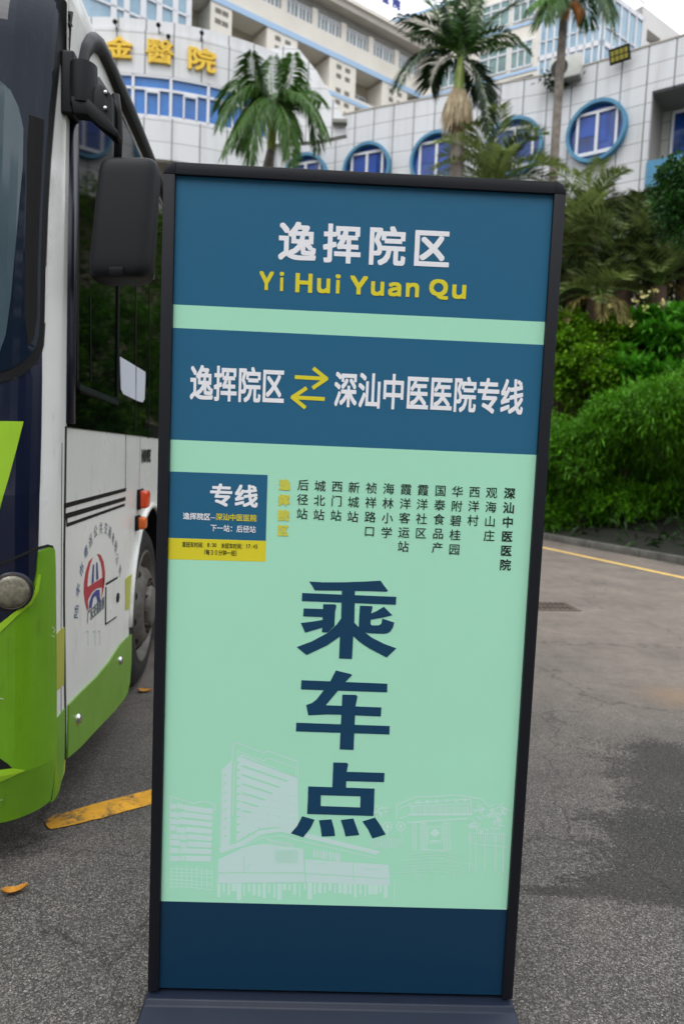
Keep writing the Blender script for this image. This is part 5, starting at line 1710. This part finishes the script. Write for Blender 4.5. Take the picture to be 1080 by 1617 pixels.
# ================================================================== TREES AND SHRUBS
M['palm'] = leaf_mat('palm_leaf', '17300e', '527f2b', .18)
M['palm_dark'] = leaf_mat('palm_leaf_dark', '142a10', '45702b', .18)
M['phoenix'] = leaf_mat('phoenix_leaf', '1d2b12', '8fa05a', .2)
M['hedge'] = leaf_mat('feathery_leaf', '0f2906', '65a81c', .22)
M['bush'] = leaf_mat('yellow_green_leaf', '153a06', '7cb01e', .22)
M['frangi'] = leaf_mat('long_broad_leaf', '19490c', '60ad2a', .24, .4)
M['darkleaf'] = leaf_mat('dark_leaf', '14300f', '33651f', .2)
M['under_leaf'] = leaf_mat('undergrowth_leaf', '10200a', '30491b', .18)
M['petal'] = mat('pale_yellow_petal', 'efe3a0', 0.6)
M['midrib'] = mat('palm_midrib', '5a7436', 0.7, spec=0.2)
M['shaft'] = mat('green_crownshaft', '8fa24c', 0.45, c2='6d7f35', vscale=3)
M['trunk_grey'] = mat('ringed_grey_trunk', '8a8078', 0.85, c2='5f574f', vscale=4, bump=0.6, bscale=14)
M['trunk_brown'] = mat('brown_fibrous_trunk', '5d4a38', 0.9, c2='33281c', vscale=6, bump=0.8, bscale=18)
M['fibre'] = mat('straw_flower_cluster', 'd8cdae', 0.8, c2='b49c7c', vscale=5)
M['sheath'] = mat('dry_orange_sheath', 'b9773a', 0.7, c2='8f5a2a', vscale=5)
M['twig'] = mat('twig', '4a3c2a', 0.9)

def leaves(name, base, ax, L, W, m, parent, droop=0.0, tint=None, up=None, kind=None):
    """folded leaf blades: base point, direction, length, width"""
    N = len(base)
    base = np.asarray(base, float); ax = np.asarray(ax, float)
    ax = ax / (np.linalg.norm(ax, axis=1, keepdims=True) + 1e-9)
    L = np.broadcast_to(np.asarray(L, float), (N,)); W = np.broadcast_to(np.asarray(W, float), (N,))
    r = rng.normal(size=(N, 3)) if up is None else np.asarray(up, float) + rng.normal(size=(N, 3)) * .25
    sd = np.cross(ax, r); sd /= (np.linalg.norm(sd, axis=1, keepdims=True) + 1e-9)
    nm = np.cross(sd, ax)
    V = np.empty((N, 5, 3))
    V[:, 0] = base
    mid = base + ax * (L * .45)[:, None]
    V[:, 1] = mid + sd * (W / 2)[:, None] + nm * (W * .18)[:, None]
    V[:, 2] = mid - sd * (W / 2)[:, None] + nm * (W * .18)[:, None]
    V[:, 3] = base + ax * L[:, None] - np.array([0, 0, 1.0]) * (droop * L)[:, None]
    V[:, 4] = mid
    k = np.arange(N)[:, None] * 5
    F = np.concatenate([k + np.array([[0, 4, 1]]), k + np.array([[4, 3, 1]]), k + np.array([[0, 2, 4]]), k + np.array([[4, 2, 3]])], 0)
    if tint is None: tint = rng.uniform(0, 1, N)
    return obj(name, V.reshape(-1, 3), F, m, parent, tint=np.repeat(np.clip(tint, 0, 1), 5), kind=kind)

def bez(a, b, c, n):
    """curve through a, near b, to c"""
    a, b, c = map(np.asarray, (a, b, c)); k = 2 * b - (a + c) / 2
    t = np.linspace(0, 1, n)[:, None]
    return (1 - t) ** 2 * a + 2 * t * (1 - t) * k + t * t * c

def frond_blades(curve, nl, llen, drop, fwd=.55, vee=.35, jitter=.08):
    """leaflets along a midrib; returns base, axis, length, up"""
    n = len(curve)
    B, A, Ls, U = [], [], [], []
    for i in range(nl):
        u = .10 + .9 * i / (nl - 1)
        f = u * (n - 1); j = min(int(f), n - 2); p = curve[j] + (curve[j + 1] - curve[j]) * (f - j)
        t = curve[min(j + 1, n - 1)] - curve[max(j - 1, 0)]; t = t / np.linalg.norm(t)
        s = np.cross(t, np.array([0, 0, 1.0]))
        if np.linalg.norm(s) < .15: s = np.cross(t, np.array([0.3, 1, 0]))
        s /= np.linalg.norm(s); up = np.cross(s, t)
        ll = llen * (.45 + .75 * math.sin(math.pi * min(1, (u * .86 + .10))) ** .8) * rng.uniform(.85, 1.1)
        for sg in (-1, 1):
            d = s * sg + t * (fwd + .5 * u) + up * vee - np.array([0, 0, drop * rng.uniform(.7, 1.2)]) + rng.normal(size=3) * jitter
            B.append(p); A.append(d); Ls.append(ll * (1 - .25 * (u > .9))); U.append(up)
    return B, A, Ls, U

def palm(name, label, group, root, trunk_pts, trunk_r, crown_c, fronds, llen, nl, m, lw=.05, drop=.5, shaft=None, parts=None, tint0=.0, droopt=.25, cat='palm', vee=.35):
    t = thing(name, label, cat, root, group)
    mb = MB(); mb.tube(trunk_pts, trunk_r, 14); o = mb.build('trunk', parts or M['trunk_grey'], t, smooth=True)
    if shaft is not None:
        mb = MB(); mb.tube(shaft[0], shaft[1], 14); mb.build('crownshaft', M['shaft'], t, smooth=True)
    B, A, L, U, T = [], [], [], [], []
    rib = MB()
    for mid, tip in fronds:
        cv = bez(crown_c + rng.normal(size=3) * .03, mid, tip, 18)
        rib.tube(cv, list(np.linspace(lw * .55, .006, 18)), 5)
        b, a, l_, u = frond_blades(cv, nl, llen * rng.uniform(.9, 1.08), drop, vee=vee)
        B += b; A += a; L += l_; U += u
        T += list(np.clip(rng.normal(.45 + tint0, .26) + rng.normal(0, .1, len(b)), 0, 1))
    cr = leaves('crown', B, A, L, lw, m, t, droopt, T, U)
    rib.build('midribs', M['midrib'], t)
    return t

def g_at(p): return np.array([p[0], p[1], garden_h(p[0], p[1])])

# left palm in front of the entrance block
dp = 17.0
cc = D(431, 160, dp); rt = g_at(D(424, 300, dp))
L_ = lambda l, dpth: [(D(a, b, dpth + e), D(c, d_, dpth + f)) for a, b, e, c, d_, f in l]
palm('royal_palm', 'bushy palm with drooping fronds and slim green stem before the entrance block', 'palms before the hospital', rt,
     [rt - np.array([0, 0, .1]), D(424, 262, dp), D(428, 238, dp)], [.19, .14, .10], cc,
     L_([(404, 122, -.3, 398, 82, -.8), (428, 125, .3, 432, 90, .6), (456, 130, -.3, 463, 86, -.6), (388, 138, -.4, 347, 200, -1.0), (385, 128, .4, 344, 172, 1.2),
         (400, 165, -.6, 352, 246, -1.2), (410, 175, -.8, 394, 258, -1.0), (404, 168, .5, 372, 235, 1.2), (476, 150, -.4, 516, 215, -.8), (470, 142, .5, 508, 160, 1.4), (482, 158, -.2, 500, 238, -.5),
         (452, 185, -.6, 459, 258, -.8), (446, 170, .7, 470, 215, 1.3), (416, 150, .9, 380, 120, 1.8), (445, 145, .9, 480, 130, 1.8)], dp), .50, 84, M['palm'], .042, .85,
     shaft=([D(428, 240, dp), D(430, 205, dp), cc], [.10, .12, .08]), droopt=.45)
# middle palm with a straw coloured flower cluster
dp = 15.0
cc = D(727, 92, dp); rt = g_at(D(721, 330, dp))
pm = palm('royal_palm', 'palm with pale straw flower cluster under its green shaft, above the board', 'palms before the hospital', rt,
     [rt - np.array([0, 0, .1]), D(722, 240, dp), D(723, 205, dp)], [.17, .15, .13], cc,
     L_([(690, 50, -.2, 628, 26, -.6), (700, 40, .5, 660, -30, 1.0), (712, 30, -.3, 690, -70, -.5), (730, 20, .2, 738, -90, .3), (745, 30, -.4, 775, -60, -.6), (760, 45, .5, 815, 5, 1.2),
         (782, 55, -.4, 832, 78, -.8), (755, 120, -.3, 772, 205, -.6), (748, 118, .5, 768, 160, 1.0), (675, 78, -.4, 627, 142, -.8), (696, 98, .3, 680, 136, .6), (700, 60, .9, 650, 60, 1.7), (735, 45, .9, 760, 0, 1.9), (765, 75, .8, 800, 75, 1.6), (718, 40, .9, 705, -20, 1.8)], dp),
     .50, 80, M['palm_dark'], .036, .35, shaft=([D(723, 160, dp), D(724, 140, dp), D(726, 110, dp), cc], [.13, .12, .10, .06]))
# hanging strands round the trunk
B, A = [], []
for k in range(900):
    a = rng.uniform(0, 6.283); h_ = rng.uniform(0, 1)
    p = D(723, 135 + 45 * h_, dp); rr = .15 + .26 * math.sin(math.pi * min(1, h_ * .75 + .2)) * rng.uniform(.4, 1)
    B.append(p + np.array([math.cos(a), math.sin(a), 0]) * rr * (.35 + .65 * h_)); A.append((math.cos(a) * .25, math.sin(a) * .25, -1))
leaves('flower_cluster', B, A, rng.uniform(.3, .55, 900), .022, M['fibre'], pm, .1)
mb = MB(); mb.tube([D(723, 172, dp), D(722, 195, dp), D(722, 212, dp), D(722, 220, dp)], [.12, .19, .15, .08], 14); mb.build('old_sheath', M['trunk_brown'], pm, smooth=True)
# tall palm on the right
dp = 19.0
cc = D(891, -2, dp); rt = g_at(D(872, 330, dp))
pr = palm('royal_palm', 'tall slim palm with grey trunk and dry orange sheath, left of rightmost round window', 'palms before the hospital', rt,
     [rt - np.array([0, 0, .1]), D(873, 280, dp), D(878, 200, dp), D(883, 120, dp), D(888, 50, dp), D(890, 20, dp)], [.17, .125, .12, .12, .115, .11], cc,
     L_([(935, -40, -.3, 968, 55, -.6), (925, -50, .6, 990, -20, 1.0), (905, -60, 0, 920, -130, .2), (880, -60, -.4, 865, -130, -.8), (850, -40, .3, 800, -20, .8), (868, -10, -.3, 835, 12, -.6), (872, 0, -.6, 858, 32, -.9), (915, -20, .9, 930, 40, 1.8), (855, -25, .9, 815, -60, 1.8), (940, -20, -.8, 962, 30, -1.4)], dp),
     .62, 70, M['palm'], .042, .8, shaft=([D(890, 22, dp), D(891, 8, dp), cc], [.11, .14, .09]), droopt=.4)
mb = MB(); mb.tube([D(897, 5, dp - .2), D(908, 9, dp - .25), D(915, 22, dp - .3), D(913, 42, dp - .3)], [.05, .12, .13, .03], 10); mb.build('dry_sheath', M['sheath'], pr, smooth=True)
B = [D(rng.uniform(862, 900), rng.uniform(-5, 18), dp - .2) for _ in range(60)]
leaves('dry_leaves', B, [(rng.normal() * .4, -.2, -1) for _ in B], rng.uniform(.2, .45, 60), .05, M['sheath'], pr, .1)

# feathery date palms: one behind the board, four on the bank
def date_palm(px, py, dp, R, n, seed, label, upbias=.4, lean=0, spread=1.0, m=M['phoenix'], tint=0, nl=46, dead=4):
    global rng
    keep = rng; rng = np.random.default_rng(seed)
    cc = D(px, py, dp); rt = g_at(cc + np.array([lean, 0, 0]))
    fr = []
    n = int(n * .74)
    for k in range(n):
        a = 2.399 * k + rng.uniform(-.3, .3); e = upbias + 1.15 * (1 - k / n) - .55 + rng.uniform(-.1, .1)
        h_ = np.array([math.cos(a), math.sin(a), 0])
        r = R * rng.uniform(.85, 1.1)
        tip = cc + h_ * r * math.cos(e) * spread + np.array([0, 0, r * math.sin(e) - .18 * r])
        mid = cc + h_ * r * .52 * math.cos(e) * spread + np.array([0, 0, r * .52 * math.sin(e) + .10 * r])
        fr.append((mid, tip))
    tr = max(.4, cc[2] - rt[2])
    t = palm('date_palm', label, 'feathery date palms', rt, [rt - np.array([0, 0, .2]), rt + (cc - rt) * .5, cc - np.array([0, 0, .05])], [.24, .2, .17], cc, fr, .40, int(nl * .9), m, .036, .16, tint0=tint, parts=M['trunk_brown'], droopt=.12, vee=.6)
    B, A, L, U = [], [], [], []
    for k in range(dead):
        a = rng.uniform(0, 6.283); h_ = np.array([math.cos(a), math.sin(a), 0])
        b, x, l_, u = frond_blades(bez(cc, cc + h_ * .5 + np.array([0, 0, -.1]), cc + h_ * .75 + np.array([0, 0, -R * .55]), 14), 26, .26, .5)
        B += b; A += x; L += l_; U += u
    if B: leaves('dead_fronds', B, A, L, .025, M['fibre_leaf'], t, .2, None, U)
    rng = keep
    return t
M['fibre_leaf'] = leaf_mat('dead_palm_leaf', '6b5a2e', 'a59a5c', .15)
date_palm(778, 300, 15.5, 1.75, 30, 11, 'grey-green feathery palm whose top shows just over the upper board edge', .55, spread=1.05, tint=.1)
date_palm(988, 425, 16.0, 1.85, 34, 12, 'feathery palm with upright arching fronds, in the middle of the bank right of the board', .62, tint=-.05)
date_palm(905, 405, 17.5, 1.7, 30, 13, 'feathery palm close behind the right upright of the board', .5, tint=-.1)
date_palm(1085, 385, 15.5, 1.7, 32, 14, 'feathery palm at the right edge, under the dark leafy tree', .5, tint=-.05)
date_palm(940, 470, 14.6, 1.1, 22, 15, 'low feathery palm with straw coloured dead fronds, above the yellow-green bush', .45, tint=-.12, dead=7)

# shrubs
def blob(n, ells, rnd, shell=.55, noise=.16):
    """points and outward directions through the outer part of a union of ellipsoids"""
    P, Nn, Dp = [], [], []
    vol = np.array([e[1][0] * e[1][1] + e[1][1] * e[1][2] + e[1][0] * e[1][2] for e in ells]); pr = vol / vol.sum()
    ph = rnd.uniform(0, 6.28, (6, 3)); fq = rnd.uniform(2.0, 6.5, (6, 3))
    while len(P) < n:
        k = rnd.choice(len(ells), p=pr); c, r = ells[k]
        v = rnd.normal(size=3); v /= np.linalg.norm(v)
        bump = sum(math.sin(fq[i] @ v * 1.0 + ph[i, 0] + k * 2) for i in range(6)) / 6
        q = (1 - shell * rnd.uniform(0, 1) ** 2.0) * (1 + noise * bump * 1.6)
        p = np.asarray(c) + v * np.asarray(r) * q
        inside = False
        for j, (c2, r2) in enumerate(ells):
            if j != k and np.linalg.norm((p - np.asarray(c2)) / np.asarray(r2)) < .62: inside = True; break
        if inside or p[2] < garden_h(p[0], p[1]) - .05 or (p[:2] - k0) @ kn < -.55: continue
        P.append(p); nn = v / np.asarray(r); Nn.append(nn / np.linalg.norm(nn)); Dp.append(q)
    return np.array(P), np.array(Nn), np.array(Dp)

def shrub(name, label, cat, group, ells, n, per, L, W, m, seed, upw=.5, droop=.2, spread=.7, core=.35, shell=.55, sprig=.16, noise=.16, tint0=0.0, clump=None):
    rnd = np.random.default_rng(seed)
    base = np.asarray(ells[0][0]); t = thing(name, label, cat, g_at(base), group)
    P, Nn, Dp = blob(n, clumps(ells, clump[0], clump[1], seed) if clump else ells, rnd, shell, noise)
    B, A, T, U = [], [], [], []
    for p, nn in zip(P, Nn):
        ax = nn + np.array([0, 0, upw]) + rnd.normal(size=3) * .45; ax /= np.linalg.norm(ax)
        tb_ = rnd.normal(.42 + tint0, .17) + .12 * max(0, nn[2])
        for i in range(per):
            u = i / max(1, per - 1)
            d = ax * (.35 + .5 * u) + rnd.normal(size=3) * spread
            B.append(p + ax * sprig * (u - .4)); A.append(d); T.append(tb_ + .15 * u + rnd.normal(0, .06)); U.append(ax * .25 + np.array([0, 0, 1.0]))
    B = np.array(B); N = len(B)
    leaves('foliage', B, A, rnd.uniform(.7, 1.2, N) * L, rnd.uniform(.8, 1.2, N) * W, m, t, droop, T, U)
    mb = MB()
    for k in range(16):
        c, r = ells[rnd.integers(len(ells))]
        a = rnd.uniform(0, 6.283); e = rnd.uniform(.3, 1.3)
        tip = np.asarray(c) + np.array([math.cos(a) * math.cos(e), math.sin(a) * math.cos(e), math.sin(e)]) * np.asarray(r) * .8
        ro = g_at(np.asarray(c) + rnd.normal(size=3) * .12)
        mb.tube([ro - np.array([0, 0, .05]), (ro + tip) / 2 + np.array([0, 0, .15]), tip], [.028, .018, .006], 5)
    mb.build('stems', M['twig'], t)
    return t

def clumps(ells, n, f, seed):
    rnd = np.random.default_rng(seed); out = []
    for c, r in ells:
        out.append((c, tuple(np.array(r) * .72)))
        for k in range(n):
            v = rnd.normal(size=3); v[2] = abs(v[2]) * .9 - .25; v[1] = -abs(v[1]) if rnd.uniform() < .8 else v[1]; v /= np.linalg.norm(v)
            q = f * rnd.uniform(.7, 1.25)
            out.append((np.asarray(c) + v * np.asarray(r) * .78, (q * 1.15, q * 1.1, q * .62)))
    return out
def E_(px, py, dp, rx, ry, rz): return (D(px, py, dp), (rx, ry, rz))
shrub('feathery_shrub', 'large feathery bright green shrub spilling over the kerb at the right edge', 'shrub', 'shrubs behind the kerb',
      [E_(1040, 680, 12.0, 1.35, 1.2, 1.0), E_(1120, 660, 11.4, 1.4, 1.2, 1.1), E_(985, 685, 12.4, .9, .95, .85), E_(1060, 790, 12.5, 1.5, .55, .75), E_(975, 800, 12.9, .8, .5, .6)],
      9000, 8, .12, .02, M['hedge'], 21, .30, .16, .55, sprig=.2, shell=.35, clump=(13, .40))
shrub('feathery_shrub', 'smaller feathery shrub between the board and the large bright shrub', 'shrub', 'shrubs behind the kerb',
      [E_(915, 735, 12.6, .85, .85, .75), E_(875, 725, 13.0, .8, .8, .75), E_(910, 815, 13.0, .9, .5, .5)],
      4600, 8, .115, .02, M['hedge'], 22, .3, .16, .55, sprig=.19, tint0=-.08, shell=.35, clump=(9, .30))
shrub('leafy_bush', 'dense yellow-green bush with small rounded leaves, right beside the board', 'bush', 'shrubs behind the kerb',
      [E_(925, 590, 14.4, .85, .8, 1.25), E_(885, 560, 14.9, .8, .8, 1.0), E_(960, 545, 14.8, .6, .6, .6)],
      3600, 7, .085, .055, M['bush'], 23, .6, .1, .6, sprig=.14, shell=.4, clump=(10, .27))
ft = shrub('flowering_bush', 'broad bush with long leaves and a few pale yellow flowers', 'bush', 'shrubs behind the kerb',
      [E_(1025, 545, 14.6, .75, .7, .9), E_(1080, 560, 14.2, .8, .7, .8), E_(985, 600, 14.3, .7, .6, .6), E_(1060, 620, 13.9, .8, .6, .6)],
      1000, 9, .25, .075, M['frangi'], 24, .8, .12, .62, sprig=.05, shell=.4, clump=(8, .26))
for px, py in ((1033, 462), (1014, 468), (1001, 476), (996, 511), (1073, 511), (1018, 489), (961, 486), (1046, 480)):
    c = D(px, py, 13.9); B = [c + rng.normal(size=3) * .03 for _ in range(9)]
    leaves('flower', B, [(rng.normal(), rng.normal() - .5, .6) for _ in B], .08, .055, M['petal'], ft, .1)
shrub('leafy_bush', 'dense green bush behind the board, mirrored in the bus windows', 'bush', 'shrubs behind the kerb',  # unseen bush added so the bus glass mirrors foliage
      [E_(800, 640, 14.4, 1.3, 1.0, 1.5), E_(700, 620, 16.0, 1.5, 1.1, 1.6), E_(620, 440, 21.0, 3.0, 1.5, 2.3), E_(470, 440, 22.5, 2.6, 1.5, 2.3)], 3600, 7, .12, .06, M['bush'], 31, .6, .1, .75, sprig=.16, tint0=-.12)
shrub('feathery_shrub', 'long feathery shrub further left behind the board, mirrored in the bus windows', 'shrub', 'shrubs behind the kerb',  # also unseen, added for the bus window reflections
      [E_(590, 600, 18.0, 1.7, 1.2, 1.9), E_(480, 590, 20.0, 1.9, 1.2, 2.0), E_(380, 590, 22.0, 1.9, 1.2, 2.0)], 3000, 8, .22, .04, M['hedge'], 32, .45, .25, .62, sprig=.26, tint0=-.1)
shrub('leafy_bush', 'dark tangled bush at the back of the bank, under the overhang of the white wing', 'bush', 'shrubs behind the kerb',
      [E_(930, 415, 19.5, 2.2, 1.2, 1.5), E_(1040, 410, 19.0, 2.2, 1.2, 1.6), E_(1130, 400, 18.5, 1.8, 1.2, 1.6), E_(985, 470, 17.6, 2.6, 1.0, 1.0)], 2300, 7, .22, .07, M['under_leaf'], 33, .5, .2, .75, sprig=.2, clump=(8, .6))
date_palm(1040, 450, 15.2, 1.3, 24, 16, 'small feathery palm behind the flowering bush', .5, tint=.05, dead=3)
date_palm(925, 350, 18.5, 1.7, 28, 17, 'tall feathery palm at the back, touching the lower edge of the white wall', .55, tint=.08, dead=2)
# unseen trees added behind the viewer, for the windscreen and the board to mirror
for i, (x, y, h_, r_) in enumerate(((-9.5, -7.5, 8.0, 2.6), (-5.2, -9.5, 9.5, 3.0), (-.6, -8.6, 8.6, 2.7), (4.0, -9.8, 9.2, 2.9), (-13.0, -3.5, 8.5, 2.7), (8.5, -7.5, 8.4, 2.7))):
    lb = ['broad leafy tree behind the viewer, second from the left of the row', 'tallest leafy tree behind the viewer, right of the second', 'leafy tree straight behind the viewer', 'leafy tree behind the viewer, second from the right',
          'leafy tree behind the viewer, leftmost and nearest the bus front', 'leafy tree behind the viewer, rightmost of the row'][i]
    t = thing('leafy_tree', lb, 'tree', (x, y, 0), 'trees behind the viewer')
    mb = MB(); mb.tube([(x, y, -.1), (x + .1, y, 1.5), (x - .1, y + .1, 3.0), (x, y, h_ * .7)], [.24, .19, .15, .05], 8)
    rnd = np.random.default_rng(50 + i)
    el = [((x + r_ * .5 * math.cos(a), y + r_ * .5 * math.sin(a), h_ * (.45 + .12 * (k % 4))), (r_ * .6, r_ * .6, r_ * .55)) for k, a in enumerate(np.linspace(0, 5.6, 7))]
    for c, r in el: mb.tube([(x, y, 2.4 + .2 * rnd.uniform()), ((c[0] + x) / 2, (c[1] + y) / 2, c[2] * .8), c], [.09, .06, .02], 5)
    mb.build('trunk', M['twig'], t)
    B, A = [], []
    for k in range(5200):
        c, r = el[rnd.integers(7)]; v = rnd.normal(size=3); v /= np.linalg.norm(v)
        B.append(np.array(c) + v * np.array(r) * (1 - .6 * rnd.uniform() ** 2)); A.append(v + rnd.normal(size=3) * .7)
    leaves('crown', B, A, rnd.uniform(.2, .4, len(B)), rnd.uniform(.1, .18, len(B)), M['darkleaf'], t, .2)
# dark tree leaning in at the top right
tt = thing('leafy_tree', 'dark leafy tree reaching in from the right edge below the blue sill', 'tree', g_at(D(1150, 400, 12.0)))
tr = g_at(D(1150, 400, 12.0))
mb = MB(); mb.tube([tr - np.array([0, 0, .2]), D(1140, 480, 12.0), D(1130, 380, 12.0), D(1105, 320, 12.0)], [.14, .1, .07, .03], 8)
for px, py in ((1050, 285), (1062, 330), (1075, 262), (1100, 270)): mb.tube([D(1130, 390, 12.0), D((px + 1120) / 2, (py + 350) / 2, 11.9), D(px, py, 11.8)], [.05, .03, .008], 6)
mb.build('trunk', M['twig'], tt)
P, Nn, Dp = blob(900, [E_(1075, 305, 11.9, .42, .5, .40), E_(1110, 290, 11.9, .6, .6, .55), E_(1085, 345, 12.0, .45, .5, .35), E_(1062, 268, 11.8, .22, .3, .14), E_(1052, 330, 11.8, .2, .3, .16)], np.random.default_rng(5), .7, .3)
B, A, T = [], [], []
for p, nn in zip(P, Nn):
    for i in range(6): B.append(p + rng.normal(size=3) * .05); A.append(nn + rng.normal(size=3) * .8 + np.array([0, 0, .2])); T.append(rng.normal(.4, .2))
leaves('crown', B, A, rng.uniform(.07, .13, len(B)), rng.uniform(.04, .06, len(B)), M['darkleaf'], tt, .15, T)
# weed on the parapet
c = WING.P(WING.px(884, 132)[0], WING.px(884, 132)[1], .25)
wd = thing('weed_tuft', 'tuft of weeds growing from the white wall below the air conditioner', 'weed', c)
B = [c + rng.normal(size=3) * np.array([.3, .12, .12]) for _ in range(260)]
leaves('foliage', B, rng.normal(size=(260, 3)) + np.array([0, 0, .3]), .22, .07, M['under_leaf'], wd, .3)

# undergrowth covering the bank
P, A, T = [], [], []
for k in range(15000):
    o_ = .3 + 11.5 * rng.uniform() ** .9; s_ = rng.uniform(-11, 12)
    p = along(s_, o_)
    b = np.array([p[0], p[1], garden_h(*p) + rng.uniform(0, .75) * min(1, o_ / 1.2) * (.6 + .4 * math.sin(s_ * 2.1 + o_ * 1.3))])
    P.append(b); A.append(rng.normal(size=3) * .6 + np.array([kn[0] * -.4, kn[1] * -.4, .6])); T.append(rng.normal(.4, .2))
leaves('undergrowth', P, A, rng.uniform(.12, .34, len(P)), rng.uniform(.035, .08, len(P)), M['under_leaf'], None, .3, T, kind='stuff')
